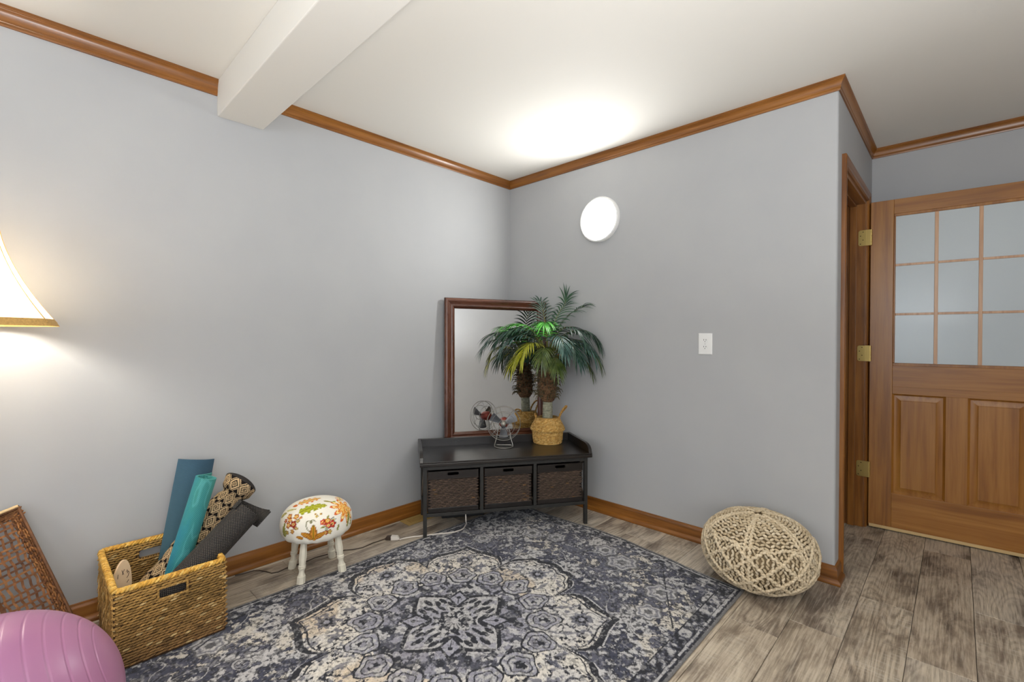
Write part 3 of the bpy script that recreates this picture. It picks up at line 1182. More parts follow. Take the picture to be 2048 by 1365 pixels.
def build_bench():
    b = empty('storage_bench', (BF[0], BF[1], 0), BANG, 'black tray-top storage bench with iron frame standing across the corner', 'bench')
    L, D = 1.009, 0.365
    h = 0.011
    for (u, v) in ((0, 0), (L, 0), (0, D), (L, D)):
        MB().box(u - h, u + h, v - h, v + h, 0, 0.425).build('leg', M_IRON, b, smooth=False, bevel=0.0015)
    for v in (0, D):
        MB().box(h, L - h, v - h * .9, v + h * .9, 0.404, 0.425).build('top_rail', M_IRON, b, smooth=False, bevel=0.001)
        MB().box(h, L - h, v - h * .9, v + h * .9, 0.126, 0.146).build('bottom_rail', M_IRON, b, smooth=False, bevel=0.001)
    for u in (0, L):
        MB().box(u - h * .9, u + h * .9, h, D - h, 0.404, 0.425).build('side_rail', M_IRON, b, smooth=False, bevel=0.001)
        MB().box(u - h * .9, u + h * .9, h, D - h, 0.126, 0.146).build('side_rail', M_IRON, b, smooth=False, bevel=0.001)
        # crossed reeds on the side
        mb = MB()
        for k in (-1, 0, 1):
            for s in (1, -1):
                y0, y1 = (D / 2 - s * D * .44 + k * .022, D / 2 + s * D * .44 + k * .022)
                y0, y1 = max(.012, min(D - .012, y0)), max(.012, min(D - .012, y1))
                off = .004 * s
                mb.tube([(u + off, y0, .146), (u + off * 1.3, (y0 + y1) / 2 + .01 * k, .275), (u + off, y1, .404)], .0042, 6)
        mb.build('reed_lattice', M_REED, b)
    for u in (0.338, 0.673):
        MB().box(u - h * .9, u + h * .9, -h * .9, h * .9, 0.146, 0.404).build('divider', M_IRON, b, smooth=False, bevel=0.001)
        MB().box(u - h * .9, u + h * .9, h * .9, D - h * .9, 0.128, 0.146).build('shelf_bar', M_IRON, b, smooth=False, bevel=0.001)
    # tray top
    u0, u1, v0, v1 = -0.03, 1.046, -0.026, 0.392
    MB().box(u0, u1, v0, v1, 0.427, 0.446).build('top_board', M_ESP, b, smooth=False, bevel=0.003)
    MB().box(u0 + .0205, u1 - .0205, v0 + .002, v1 - .0205, 0.4465, ZT).build('top_panel', M_ESP, b, smooth=False, bevel=0.0015)
    MB().box(u0 + .021, u0 + .075, v0 + .004, v1 - .022, ZT + .0004, ZT + .0014).build('breadboard_end', M_ESP, b, smooth=False, bevel=0.0008)
    MB().box(u0 + .02, u1 - .02, v1 - .02, v1, 0.4465, 0.507).build('back_board', M_ESP, b, smooth=False, bevel=0.002)
    prof = [(v1, 0.4465), (v1, 0.507)] + [(v0 + .012 + .085 - .085 * math.sin(a), 0.4665 - 0.0 + 0.0405 * math.cos(a)) for a in np.linspace(0, math.pi / 2, 9)] + [(v0 + .004, 0.452), (v0 + .004, 0.4465)]
    for u in (u0, u1 - .02):
        MB().prism(prof, 0, u, u + .02).build('side_board', M_ESP, b, angle=25, bevel=0.0015)
    # screw heads
    MB().tube([(.20, v1 - .0205, .487), (.20, v1 - .022, .487)], .004, 10).build('screw', M_IRON, b)


build_bench()


# ------------------------------------------------------------------ dark wicker drawers in the bench
M_WICKD = vcol('dark_wicker', 0.5, .25, 150, .2, .4)


def build_wicker(u0, u1, label):
    w = u1 - u0
    d = 0.335
    z0, z1 = 0.1475, 0.392
    o = bench_world((u0 + u1) / 2, -0.002, z0)
    t = empty('wicker_drawer', o, BANG, label, 'storage basket', 'dark wicker drawers in the bench')
    hgt = z1 - z0
    bt, bb = 0.047, 0.026
    dark = MB()
    y0 = 0.006
    dark.box(-w / 2 + .004, w / 2 - .004, y0 + .003, y0 + .007, bb, hgt - bt)
    dark.box(-w / 2 + .004, w / 2 - .004, d - .006, d - .002, 0, hgt - .006)
    dark.box(-w / 2 + .004, -w / 2 + .008, y0 + .007, d - .006, 0, hgt - .006)
    dark.box(w / 2 - .008, w / 2 - .004, y0 + .007, d - .006, 0, hgt - .006)
    dark.box(-w / 2 + .008, w / 2 - .008, y0 + .007, d - .006, 0, .005)
    dark.build('lining', plain('wicker_lining', S(26, 19, 16), .8), t, smooth=False)
    band = MB()
    plate_hole(band, w, bt, .011, .034, .009, (-.002, .006), .009)
    band.xf(Matrix.Translation((0, -.001, hgt - bt / 2)))
    band.build('front_rail', M_ESP, t, angle=30, bevel=0.001)
    MB().box(-w / 2, w / 2, -.001, .010, 0, bb).build('lower_rail', M_ESP, t, smooth=False, bevel=0.0015)
    # woven strands, front and both sides
    C, T, N, L, cols = [], [], [], [], []
    rh = 0.0088
    g = random.Random(len(label) * 7 + 3)

    def weave(width, org, ax, nrm, za, zb, pitch=.0205):
        nr = int((zb - za) / rh)
        nc = int(width / pitch)
        for i in range(nr):
            for j in range(-1, nc + 1):
                s = (j + (0.5 if i % 2 else 0) + .5) * pitch + g.uniform(-.001, .001)
                if s < .004 or s > width - .004:
                    continue
                C.append(org + ax * s + Vector((0, 0, za + (i + .5) * rh + g.uniform(-.0008, .0008))) + nrm * .0015)
                T.append(ax + Vector((0, 0, g.uniform(-.03, .03))))
                N.append(nrm)
                L.append(pitch * .62)
                c = g.choice([(104, 84, 70), (112, 91, 76), (98, 79, 66)])
                if g.random() < .012:
                    c = (150, 112, 72)
                k = g.uniform(.85, 1.15) * (.82 if (j + i // 2) % 2 else 1.08)
                cols.append(np.array(S(*c)) * k * .72)
    weave(w - .008, Vector((-w / 2 + .004, y0 + .002, 0)), Vector((1, 0, 0)), Vector((0, -1, 0)), bb - .002, hgt - bt + .004)
    weave(d - .02, Vector((-w / 2 + .003, .012, 0)), Vector((0, 1, 0)), Vector((-1, 0, 0)), .003, hgt - .01)
    weave(d - .02, Vector((w / 2 - .003, .012, 0)), Vector((0, 1, 0)), Vector((1, 0, 0)), .003, hgt - .01)
    bumps('weave', M_WICKD, t, [tuple(q) for q in C], [tuple(q) for q in T], [tuple(q) for q in N], L, .0037, .0042, cols)


build_wicker(0.018, 0.318, 'dark wicker drawer at the left end of the bench')
build_wicker(0.357, 0.655, 'dark wicker drawer in the middle of the bench')
build_wicker(0.691, 0.990, 'dark wicker drawer at the right end of the bench')


# ------------------------------------------------------------------ leaning mirror behind the bench
def build_mirror():
    Lp = np.array([-0.712, -0.060])
    Rp = np.array([-0.040, -0.393])
    ux = (Rp - Lp) / np.linalg.norm(Rp - Lp)
    wid = 0.775
    ang = math.atan2(ux[1], ux[0])
    zb, zt = 0.455, 1.468
    t = empty('framed_mirror', (Lp[0], Lp[1], 0), ang, 'tall mirror with dark brown moulded wood frame leaning in the corner', 'mirror')
    hgt = zt - zb
    lean = math.radians(3.2)
    roll = math.radians(0.6)
    X = Matrix.Translation((0, 0.0, zb)) @ Matrix.Rotation(-lean, 4, 'X') @ Matrix.Rotation(roll, 4, 'Y')
    fw_ = 0.074
    prof = [(0, 0.0), (0.0, -.024), (.006, -.032), (.016, -.034), (.028, -.028), (.040, -.022), (.052, -.022), (.057, -.027), (.062, -.025), (fw_, -.010), (fw_, 0.0)]
    MF = {a: wood('mirror_frame_' + a.lower(), S(50, 26, 16), S(84, 46, 30), S(112, 66, 44), a, rough=.28, across=22, along=1.5, coat=.4) for a in 'XZ'}
    k = len(prof)
    for nm, a, b_, axis in (('stile', 0, 0, 'Z'), ('stile', 1, 1, 'Z'), ('top_rail', 0, 1, 'X'), ('bottom_rail', 0, 1, 'X')):
        vs = []
        for e in (0, 1):
            for d, y in prof:
                if nm == 'stile':
                    x = d if a == 0 else wid - d
                    z = d if e == 0 else hgt - d
                else:
                    x = d if e == 0 else wid - d
                    z = hgt - d if nm == 'top_rail' else d
                vs.append((x, y, z))
        mb = MB().add(vs, [(j, (j + 1) % k, k + (j + 1) % k, k + j) for j in range(k)] + [tuple(range(k)), tuple(range(k, 2 * k))[::-1]])
        mb.xf(X).build(nm, MF[axis], t, angle=50)
    m = NT('mirror_glass')
    m.base((0.90, 0.91, 0.91)).rough(0.0).p(Metallic=1.0)
    MB().box(fw_ - .004, wid - fw_ + .004, -.009, -.004, fw_ - .004, hgt - fw_ + .004).xf(X).build('glass', m.m, t, smooth=False)
    MB().box(.01, wid - .01, 0.0005, .006, .01, hgt - .01).xf(X).build('backing', plain('mirror_backing', S(92, 78, 62), .8), t, smooth=False)
    # two rear posts carry the frame down to the floor behind the bench
    for x in (.16, wid - .16):
        MB().box(x - .022, x + .022, .010, .028, 0, zb + .06).build('post', MF['Z'], t, smooth=False, bevel=.002)


build_mirror()


# ------------------------------------------------------------------ desk fan on the bench
def build_fan():
    o = np.array([-0.506, -0.437, ZT])
    d = CAM[:2] - o[:2]
    face = math.atan2(d[1], d[0]) + math.radians(-3)
    t = empty('desk_fan', o, face + math.radians(90), 'small vintage wire desk fan with grey blades and red motor', 'fan')
    # local: -y faces the camera, x = camera right
    M_WIRE = plain('fan_wire', S(150, 148, 142), .38, .75)
    M_BLADE = plain('fan_blade', S(112, 114, 118), .42, .5, noise=.12, nscale=40)
    M_RED = plain('fan_red', S(146, 62, 50), .5, .2, noise=.3, nscale=50)
    zc, R = 0.160, 0.112
    st = MB()
    st.tube([(-.030, .02, .135), (-.040, .018, .10), (-.047, .012, .06), (-.060, 0.0, .016), (-.060, -.004, .005), (-.040, -.030, .0035), (-.02, -.042, .0035), (.022, -.042, .0035), (.042, -.030, .0035), (.062, -.004, .005), (.061, 0.0, .016), (.048, .012, .06), (.041, .018, .10), (.031, .02, .135)], .0030, 8)
    st.tube([(-.06, 0.0, .005), (-.05, .05, .0035), (.05, .05, .0035), (.062, 0.0, .005)], .0030, 8)
    st.build('wire_stand', M_WIRE, t)
    cage = MB()

    def ring(r, y, w=.0014):
        cage.tube([(r * math.cos(a), y, zc + r * math.sin(a)) for a in np.linspace(0, 2 * math.pi, 57)[:-1]], w, 6, closed=True)
    ring(R, -.012, .0020)
    ring(R * .99, .030, .0016)
    ring(R * .70, -.040)
    ring(R * .64, .048)
    ring(R * .26, -.052, .0018)
    for k in range(6):
        a = math.radians(45 + 60 * k + (0 if k % 2 else 8))
        c, s = math.cos(a), math.sin(a)
        cage.tube([(R * .26 * c, -.052, zc + R * .26 * s), (R * .70 * c, -.040, zc + R * .70 * s), (R * c, -.012, zc + R * s), (R * .99 * c, .030, zc + R * .99 * s), (R * .64 * c, .048, zc + R * .64 * s), (.02 * c, .046, zc + .02 * s)], .0011, 5)
    cage.build('cage', M_WIRE, t)
    mot = MB().lathe([(.001, -.022), (.020, -.020), (.030, -.012), (.034, .005), (.034, .034), (.028, .052), (.014, .062), (.001, .063)], 28)
    mot.xf(Matrix.Translation((0, .022, zc)) @ Matrix.Rotation(math.radians(-90), 4, 'X'))
    mot.build('motor', M_RED, t)
    hub = MB().lathe([(.001, .016), (.010, .0145), (.017, .008), (.019, 0.0), (.019, -.012)], 24)
    hub.xf(Matrix.Translation((0, -.022, zc)) @ Matrix.Rotation(math.radians(90), 4, 'X'))
    hub.build('hub', plain('fan_hub', S(160, 156, 146), .4, .5), t)
    for a0 in (-90, 30, 150):
        n, m = 9, 7
        V = np.zeros((2, n, m, 3))
        for i in range(n):
            q = i / (n - 1)
            rr = .016 + q * .074
            wd = (.012 + .021 * q ** .8) * (1 if q < .93 else .93)
            for j in range(m):
                s = -1 + 2 * j / (m - 1)
                tw = math.radians(32 - 14 * q)
                x_ = s * wd * math.cos(tw)
                y_ = -.010 + s * wd * math.sin(tw) + .004 * (1 - s * s)
                rad = rr + (.006 * (1 - s * s) if i == n - 1 else 0)
                a = math.radians(a0)
                for sd in (0, 1):
                    V[sd, i, j] = (rad * math.cos(a) - x_ * math.sin(a), y_ + sd * .0012, zc + rad * math.sin(a) + x_ * math.cos(a))
        mb = MB()
        mb.grid(V[0])
        mb.grid(V[1][:, ::-1])
        mb.build('blade', M_BLADE, t, angle=60)


build_fan()


# ------------------------------------------------------------------ potted palm
POT = np.array([-0.186, -0.553])


def build_pot():
    t = empty('seagrass_planter', (POT[0], POT[1], ZT), 0, 'round bellied seagrass planter basket with rope handles on the bench', 'planter')
    # radius profile
    prof = [(0.0, .085), (.004, .098), (.03, .102), (.06, .104), (.085, .107), (.092, .116), (.098, .119), (.104, .117), (.13, .104), (.155, .090), (.18, .077)]
    zs, rs = np.array([q[0] for q in prof]), np.array([q[1] for q in prof])
    inner = MB().lathe([(r - .004, z) for z, r in prof] + [(rs[-1] - .012, zs[-1]), (rs[-1] - .010, .15), (.001, .148)], 48)
    inner.build('lining', plain('seagrass_lining', S(150, 116, 62), .85), t)
    C, T, N, L, cols = [], [], [], [], []
    g = random.Random(5)
    z = 0.003
    row = 0
    while z < .178:
        r = np.interp(z, zs, rs)
        dr = (np.interp(z + .003, zs, rs) - np.interp(z - .003, zs, rs)) / .006
        nrm2 = np.array([1, -dr]) / math.hypot(1, dr)
        n = int(2 * math.pi * r / .0125)
        for k in range(n):
            a = 2 * math.pi * (k + (.5 if row % 2 else 0)) / n + g.uniform(-.02, .02)
            ca, sa = math.cos(a), math.sin(a)
            C.append((r * ca, r * sa, z + g.uniform(-.0006, .0006)))
            T.append((-sa, ca, .22 + g.uniform(-.1, .1)))
            N.append((ca * nrm2[0], sa * nrm2[0], nrm2[1]))
            L.append(.0085)
            c = g.choice([(214, 172, 100), (200, 156, 86), (222, 184, 116), (190, 146, 78)])
            cols.append(np.array(S(*c)) * g.uniform(.82, 1.1))
        z += .0078 * max(.45, nrm2[0])
        row += 1
    bumps('weave', vcol('seagrass', .75, .25, 200, .25, .25), t, C, T, N, L, .0044, .0034, cols)
    M_ROPE = plain('seagrass_rope', S(176, 134, 70), .8, noise=.3, nscale=120)
    # right-hand handle stands up, left one folds down on the rim
    d = CAM[:2] - POT
    fa = math.atan2(d[1], d[0])
    rx, ry = -math.sin(fa), math.cos(fa)            # camera right is -(perp)
    R_ = Vector((-rx * -1, -ry * -1, 0))
    R_ = Vector((math.cos(fa + math.pi / 2), math.sin(fa + math.pi / 2), 0))  # camera right when facing the plant
    F_ = Vector((math.cos(fa), math.sin(fa), 0))

    def rope(pts, r=.0055):
        P = [Vector(q) for q in pts]
        fine = []
        for i in range(len(P) - 1):
            for k in range(8):
                fine.append(P[i].lerp(P[i + 1], k / 8))
        fine.append(P[-1])
        mb = MB()
        for s in (0, math.pi):
            st = []
            for i, q in enumerate(fine):
                a = i * .55 + s
                tdir = (fine[min(i + 1, len(fine) - 1)] - fine[max(i - 1, 0)]).normalized()
                n1 = tdir.orthogonal().normalized()
                n2 = tdir.cross(n1)
                st.append(q + (n1 * math.cos(a) + n2 * math.sin(a)) * r * .55)
            mb.tube(st, r * .68, 6)
        return mb

    def arch(side, pts):
        out = []
        for (s_, f_, z_) in pts:
            out.append(R_ * s_ * side + F_ * f_ + Vector((0, 0, z_)))
        return out
    rope(arch(1, [(.080, .028, .140), (.080, .026, .178), (.088, .022, .205), (.104, .014, .232), (.122, .004, .252), (.132, -.008, .256), (.130, -.020, .244), (.112, -.026, .222), (.094, -.028, .198), (.084, -.028, .176), (.080, -.03, .140)]), .006).build('handle', M_ROPE, t)
    rope(arch(-1, [(.080, .03, .145), (.082, .03, .178), (.086, .03, .19), (.088, .01, .197), (.088, -.01, .197), (.086, -.03, .19), (.082, -.03, .178), (.080, -.03, .145)])).build('handle', M_ROPE, t)


build_pot()


def build_palm():
    z0 = ZT + 0.150
    t = empty('artificial_palm', (POT[0], POT[1], z0), 0, 'bushy artificial palm with shaggy brown trunk growing from seagrass planter', 'plant')
    d = CAM[:2] - POT
    fa = math.atan2(d[1], d[0])
    Rr = Vector((math.cos(fa + math.pi / 2), math.sin(fa + math.pi / 2), 0))
    Ff = Vector((math.cos(fa), math.sin(fa), 0))
    Zz = Vector((0, 0, 1))
    g = random.Random(21)
    MB().lathe([(.001, .0), (.066, .001), (.060, .008), (.03, .012), (.001, .012)], 24).build('moss', plain('dried_moss', S(70, 60, 40), .95, noise=.5, nscale=80, bump=.5), t)
    # wrapped lower stem
    mb = MB()
    prof = []
    for i in range(41):
        q = i / 40
        prof.append((.036 - .003 * q + .0016 * math.sin(q * 12 * 2 * math.pi), .006 + q * .145))
    mb.lathe(prof, 20)
    mb.build('wrapped_stem', plain('wrapped_stem', S(142, 142, 122), .8, noise=.35, nscale=60, bump=.4), t)
    # shaggy trunk
    mb = MB()
    V = np.zeros((36, 28, 3))
    for i in range(36):
        q = i / 35
        r0 = np.interp(q, [0, .08, .3, .65, .9, 1], [.034, .052, .061, .058, .048, .036])
        for k in range(28):
            a = 2 * math.pi * k / 28
            r = r0 * (1 + g.uniform(-.12, .12))
            V[i, k] = (r * math.cos(a), r * math.sin(a), .135 + q * .275)
    mb.grid(V, closed_v=True)
    mb.build('shaggy_trunk', plain('palm_fibre', S(106, 78, 52), .95, noise=.5, nscale=70, bump=.6), t, angle=25)
    M_SPUR = plain('palm_spur', S(84, 74, 50), .8, noise=.3, nscale=80)
    sp = MB()
    for i in range(170):
        q = g.random()
        a = g.uniform(0, 2 * math.pi)
        z = .16 + q * .24
        r = np.interp(q, [0, .3, .65, 1], [.050, .060, .056, .036])
        o = Vector((r * math.cos(a), r * math.sin(a), z))
        out = Vector((math.cos(a), math.sin(a), 0))
        l = g.uniform(.026, .048)
        sp.tube([o - out * .006, o + out * l * .45 + Zz * l * .30, o + out * l * .85 + Zz * l * .25, o + out * l * 1.1 - Zz * l * .2], [.0040, .0034, .0026, .0012], 5)
    sp.build('spurs', M_SPUR, t, kind='stuff')
    crownz = .455

    def leaf_mat(name, c, c2):
        m = NT(name)
        n = m.noise(m.vmath('MULTIPLY', m.coord(), (1, 1, 1)), 25, 3)
        m.base(m.ramp(n, [(.35, c), (.7, c2)])).rough(.34)
        m.p(Subsurface_Weight=0.0)
        return m.m
    ML = [leaf_mat('palm_green', S(28, 62, 42), S(52, 98, 62)), leaf_mat('palm_blue_green', S(44, 76, 70), S(86, 120, 110)),
          leaf_mat('palm_olive', S(56, 74, 30), S(92, 108, 48)), leaf_mat('palm_yellow', S(134, 138, 30), S(178, 176, 52)), leaf_mat('palm_bright', S(60, 150, 44), S(104, 196, 76)),
          leaf_mat('palm_deep', S(30, 54, 44), S(58, 88, 70))]
    M_STEM = plain('palm_petiole', S(112, 116, 56), .6)

    mn = Vector((-0.444, -0.896, 0))          # facing of the mirror behind the plant
    m0 = Vector((-0.712, -0.060, 0))
    tw = Vector((POT[0], POT[1], 0))

    def tuck_pt(q):
        # leaves press against the wall and the mirror instead of passing through
        w = Vector(q) + tw
        if w.x > -0.03:
            w.x = -0.03 + .02 * math.tanh((w.x + .03) * -4)
        k = (Vector((w.x, w.y, 0)) - m0).dot(mn)
        if k < .05:
            w = w + mn * (.05 - k + .01 * math.tanh(.05 - k))
        if w.x > -0.012:
            w.x = -0.012
        return w - tw

    def tuck(b):
        b.v = [tuple(tuck_pt(q)) for q in b.v]

    def frond(az, el, length, droop, mi, nl=14, wid=.0056, ll=.135, cup=.45):
        """az in degrees: 0 = camera right, 90 = away from camera; el = launch angle."""
        a = math.radians(az)
        hd = Rr * math.cos(a) - Ff * math.sin(a)
        e = math.radians(el)
        P = []
        pos = hd * .012 + Zz * (crownz + g.uniform(-.03, .02))
        nst = 22
        dirang = e
        for i in range(nst + 1):
            P.append(pos.copy())
            q = i / nst
            dirang = e - droop * q ** 1.5
            pos = pos + (hd * math.cos(dirang) + Zz * math.sin(dirang)) * (length / nst)
        P = [tuck_pt(q) for q in P]
        st = MB().tube(P, [.0038 * (1 - .75 * i / nst) for i in range(nst + 1)], 5)
        fr_obj = st.build('frond', M_STEM, t)
        lv = MB()
        side = hd.cross(Zz).normalized()
        for k in range(nl):
            q = .34 + .66 * k / (nl - 1)
            fi = q * nst
            i0 = min(int(fi), nst - 1)
            base = P[i0].lerp(P[i0 + 1], fi - i0)
            tan = (P[min(i0 + 1, nst)] - P[max(i0 - 1, 0)]).normalized()
            upv = side.cross(tan).normalized()
            if upv.z < 0:
                upv = -upv
            L = ll * (0.62 + .5 * math.sin(min(1, (q - .30) / .7) * math.pi * .80)) * g.uniform(.86, 1.1)
            for s in (-1, 1):
                if q > .97 and s == 1:
                    dirv = tan
                else:
                    sp_ = math.radians(62 - 44 * (q - .34) / .66)
                    dirv = (tan * math.cos(sp_) + side * s * math.sin(sp_) + upv * cup * g.uniform(.2, 1.0) * .5).normalized()
                wv = dirv.cross(upv).normalized()
                pts = []
                nn = 7
                pp = base.copy()
                dv = dirv.copy()
                for j in range(nn):
                    w = wid * [.45, .9, 1.0, .95, .78, .48, .06][j] * g.uniform(.95, 1.05)
                    fold = upv * (w * .35)
                    pts.append((pp - wv * w + fold, pp - upv * (w * .10), pp + wv * w + fold))
                    dv = (dv - Zz * (.13 + .05 * g.random()) * (L / .12) ** .5).normalized()
                    pp = pp + dv * (L / (nn - 1))
                vs = [v_ for tr in pts for v_ in tr]
                fs = []
                for j in range(nn - 1):
                    fs += [(j * 3, j * 3 + 1, j * 3 + 4, j * 3 + 3), (j * 3 + 1, j * 3 + 2, j * 3 + 5, j * 3 + 4)]
                lv.add(vs, fs)
        tuck(lv)
        lv.build('leaflets', ML[mi], fr_obj, angle=180)

    for f in PALM_FRONDS:
        frond(*f)
    # brown dry sheaths
    M_DRY = plain('dry_sheath', S(168, 122, 66), .8, noise=.35, nscale=40, bump=.3)
    for (az, el, l, w) in ((30, 42, .12, .016), (15, 58, .10, .014), (172, 30, .07, .012)):
        a = math.radians(az)
        hd = Rr * math.cos(a) - Ff * math.sin(a) + Ff * .25
        e = math.radians(el)
        V = np.zeros((9, 5, 3))
        for i in range(9):
            q = i / 8
            p = hd * (.03 + l * q * math.cos(e)) + Zz * (crownz - .05 + l * q * math.sin(e) * (1 - .25 * q))
            sd = Rr * math.sin(a) * .4 + Ff * -.2 + Zz * .6
            sd.normalize()
            ww = w * math.sin(math.pi * min(1, q * .8 + .15)) ** .7 * (1 + .15 * math.sin(i * 2.3))
            for j in range(5):
                s = -1 + j / 2
                V[i, j] = tuple(p + sd * s * ww + Ff * .006 * (1 - s * s))
        mb = MB()
        mb.grid(V)
        mb.build('dry_sheath', M_DRY, t, angle=60)


PALM_FRONDS = [
    # az (0 = camera right, 90 = away), launch angle, length, droop, material
    (-14, 64, .46, 2.45, 5), (-4, 70, .47, 2.35, 0), (-30, 50, .42, 2.3, 1), (-20, 34, .42, 2.0, 2), (-45, 42, .36, 2.3, 1), (-10, 12, .33, 1.5, 2),
    (-70, 66, .40, 2.6, 1), (-40, 76, .42, 2.6, 5), (10, 52, .42, 2.1, 5),
    (40, 84, .46, 1.05, 0), (5, 80, .46, 1.25, 0), (110, 86, .42, .7, 5), (-95, 84, .36, 2.0, 4), (175, 82, .37, 1.7, 4), (-150, 78, .40, 2.1, 0),
    (188, 66, .42, 2.3, 1), (205, 62, .42, 2.4, 1), (168, 62, .40, 2.1, 0), (150, 72, .38, 1.9, 0), (232, 55, .33, 2.4, 3), (214, 36, .33, 2.1, 3), (-100, 54, .27, 2.6, 2),
    (125, 50, .32, 1.9, 5), (85, 45, .30, 1.8, 0), (45, 40, .34, 1.9, 5), (-75, 10, .24, 1.3, 2), (180, 32, .30, 1.8, 5), (-55, 58, .40, 2.6, 5),
]
build_palm()


# ------------------------------------------------------------------ floral footstool
SEAT = None


def build_stool():
    c = np.array([-1.690, -0.275])
    rz = math.radians(-9)
    t = empty('footstool', (c[0], c[1], 0), rz, 'round floral upholstered footstool with cream turned legs by the left wall', 'stool')
    Mi = Matrix.Translation((c[0], c[1], 0)) @ Matrix.Rotation(rz, 4, 'Z')
    n, m = 220, 110
    zs = np.linspace(0, 1, m)
    # profile of the padded seat, from under edge to top centre
    ctrl_r = [.118, .150, .166, .171, .170, .160, .135, .095, .045, .0008]
    ctrl_z = [.196, .198, .218, .245, .275, .308, .336, .354, .362, .364]
    q = np.linspace(0, 1, len(ctrl_r))
    # smooth by dense interpolation + averaging
    f = np.linspace(0, 1, 400)
    R = np.interp(f, q, ctrl_r)
    Z = np.interp(f, q, ctrl_z)
    ker = np.ones(41) / 41
    R2 = np.convolve(np.pad(R, 20, 'edge'), ker, 'valid')
    Z2 = np.convolve(np.pad(Z, 20, 'edge'), ker, 'valid')
    R2[-1] = .0008
    R = np.interp(zs, f, R2)
    Z = np.interp(zs, f, Z2)
    ang = np.linspace(0, 2 * math.pi, n, endpoint=False)
    Ag, Rg = np.meshgrid(ang, R, indexing='ij')
    Zg = np.broadcast_to(Z, Rg.shape).copy()
    fold = 0.003 * np.sin(Ag * 17 + 1.3 * np.sin(Ag * 3)) * np.clip((.25 - Zg) / .06, 0, 1)
    V = np.stack([(Rg + fold) * np.cos(Ag), (Rg + fold) * np.sin(Ag), Zg], -1)
    Vf = V.reshape(-1, 3)
    Rm = np.array(Mi.to_3x3())
    Wv = Vf @ Rm.T + np.array([c[0], c[1], 0])
    # normals
    dA = np.roll(V, -1, 0) - np.roll(V, 1, 0)
    dZ = np.gradient(V, axis=1)
    Nn = np.cross(dA, dZ).reshape(-1, 3)
    Nn /= np.linalg.norm(Nn, axis=1, keepdims=True) + 1e-12
    Nw = Nn @ Rm.T
    px, py = project(Wv)
    C = np.tile(np.array(S(238, 233, 220)), (len(Vf), 1))

    def put(mk, col, k=1.0):
        C[mk] = C[mk] * (1 - k) + np.array(S(*col)) * k

    def local(pxy, size, turn=0.0):
        vis = (Nw * (CAM - Wv)).sum(1) > 0
        d2 = (px - pxy[0]) ** 2 + (py - pxy[1]) ** 2 + np.where(vis, 0, 1e6)
        i = int(np.argmin(d2))
        o, nn = Wv[i], Nw[i]
        up = np.array([0, 0, 1.0]) - nn * nn[2]
        if np.linalg.norm(up) < .3:
            up = np.array([.397, .918, 0]) - nn * (nn @ np.array([.397, .918, 0]))
        up /= np.linalg.norm(up)
        rt = np.cross(up, nn)
        dd = Wv - o
        size = size * (1.2 if size > .004 else 1.0)
        x, y = dd @ rt / size, dd @ up / size
        near = np.linalg.norm(dd, axis=1) < size * 1.6
        ct, st = math.cos(turn), math.sin(turn)
        return np.where(near, x * ct + y * st, 9), np.where(near, -x * st + y * ct, 9)

    def flower(pxy, size, nP, cols, turn=0., inner=.25, squash=1.0, ctr=(226, 190, 110)):
        x, y = local(pxy, size, turn)
        y = y / squash
        r = np.hypot(x, y)
        a = np.arctan2(y, x)
        w = np.abs(((a * nP / (2 * math.pi)) + .5) % 1 - .5) * 2
        edge = (1 - w ** 1.6 * .62)
        for k, cl in zip((1.0, .84, .66, .45), cols):
            put((r < edge * k) & (r < 2), cl)
        put(r < inner, ctr)
        put(r < inner * .5, (150, 60, 50))

    def rosette(pxy, size, col, cen=(235, 200, 120)):
        x, y = local(pxy, size)
        r, a = np.hypot(x, y), np.arctan2(y, x)
        e = .86 + .14 * np.cos(5 * a)
        put(r < e, (120, 50, 34))
        put(r < e * .86, col)
        put(r < .38, cen)
        put(r < .16, (120, 60, 40))

    def leaf(pxy, size, turn, col, col2, aspect=.34, jag=0.0):
        x, y = local(pxy, size, turn)
        wd = aspect * np.sqrt(np.clip(1 - x * x, 0, 1)) * (1 - .25 * x) * (1 + jag * np.sign(np.sin(x * 14)) * .5)
        mk = (np.abs(x) < 1) & (np.abs(y) < wd)
        put(mk, col)
        put(mk & (np.abs(y) < wd * .6), col2)
        put(mk & (np.abs(y) < .035), (120, 112, 20))
    P = lambda a, b: (550 + a / 7.0, 985 + b / 7.0)
    OR = [(214, 96, 30), (250, 226, 150), (226, 130, 48), (244, 196, 110)]
    flower(P(965, 225), .060, 9, OR, .3, .16)
    flower(P(1000, 250), .030, 7, [(232, 150, 60), (246, 220, 130), (224, 120, 40), (250, 200, 110)], .2, .2)
    leaf(P(520, 215), .052, .22, (150, 154, 30), (176, 178, 48), .40, .5)
    leaf(P(620, 195), .030, .1, (160, 160, 36), (184, 184, 60), .5, .5)
    leaf(P(480, 115), .045, .25, (214, 120, 50), (238, 190, 110), .5, .6)
    leaf(P(900, 90), .03, -.1, (216, 150, 90), (240, 214, 160), .5, .6)
    leaf(P(290, 190), .014, .2, (196, 84, 36), (220, 120, 50), .6)
    leaf(P(740, 128), .018, -.4, (130, 120, 40), (160, 150, 60), .32)
    leaf(P(825, 130), .012, .7, (150, 160, 60), (170, 176, 80), .36)
    leaf(P(230, 245), .024, .6, (196, 190, 120), (220, 214, 160), .25)
    leaf(P(125, 320), .020, .8, (140, 130, 60), (190, 178, 110), .45)
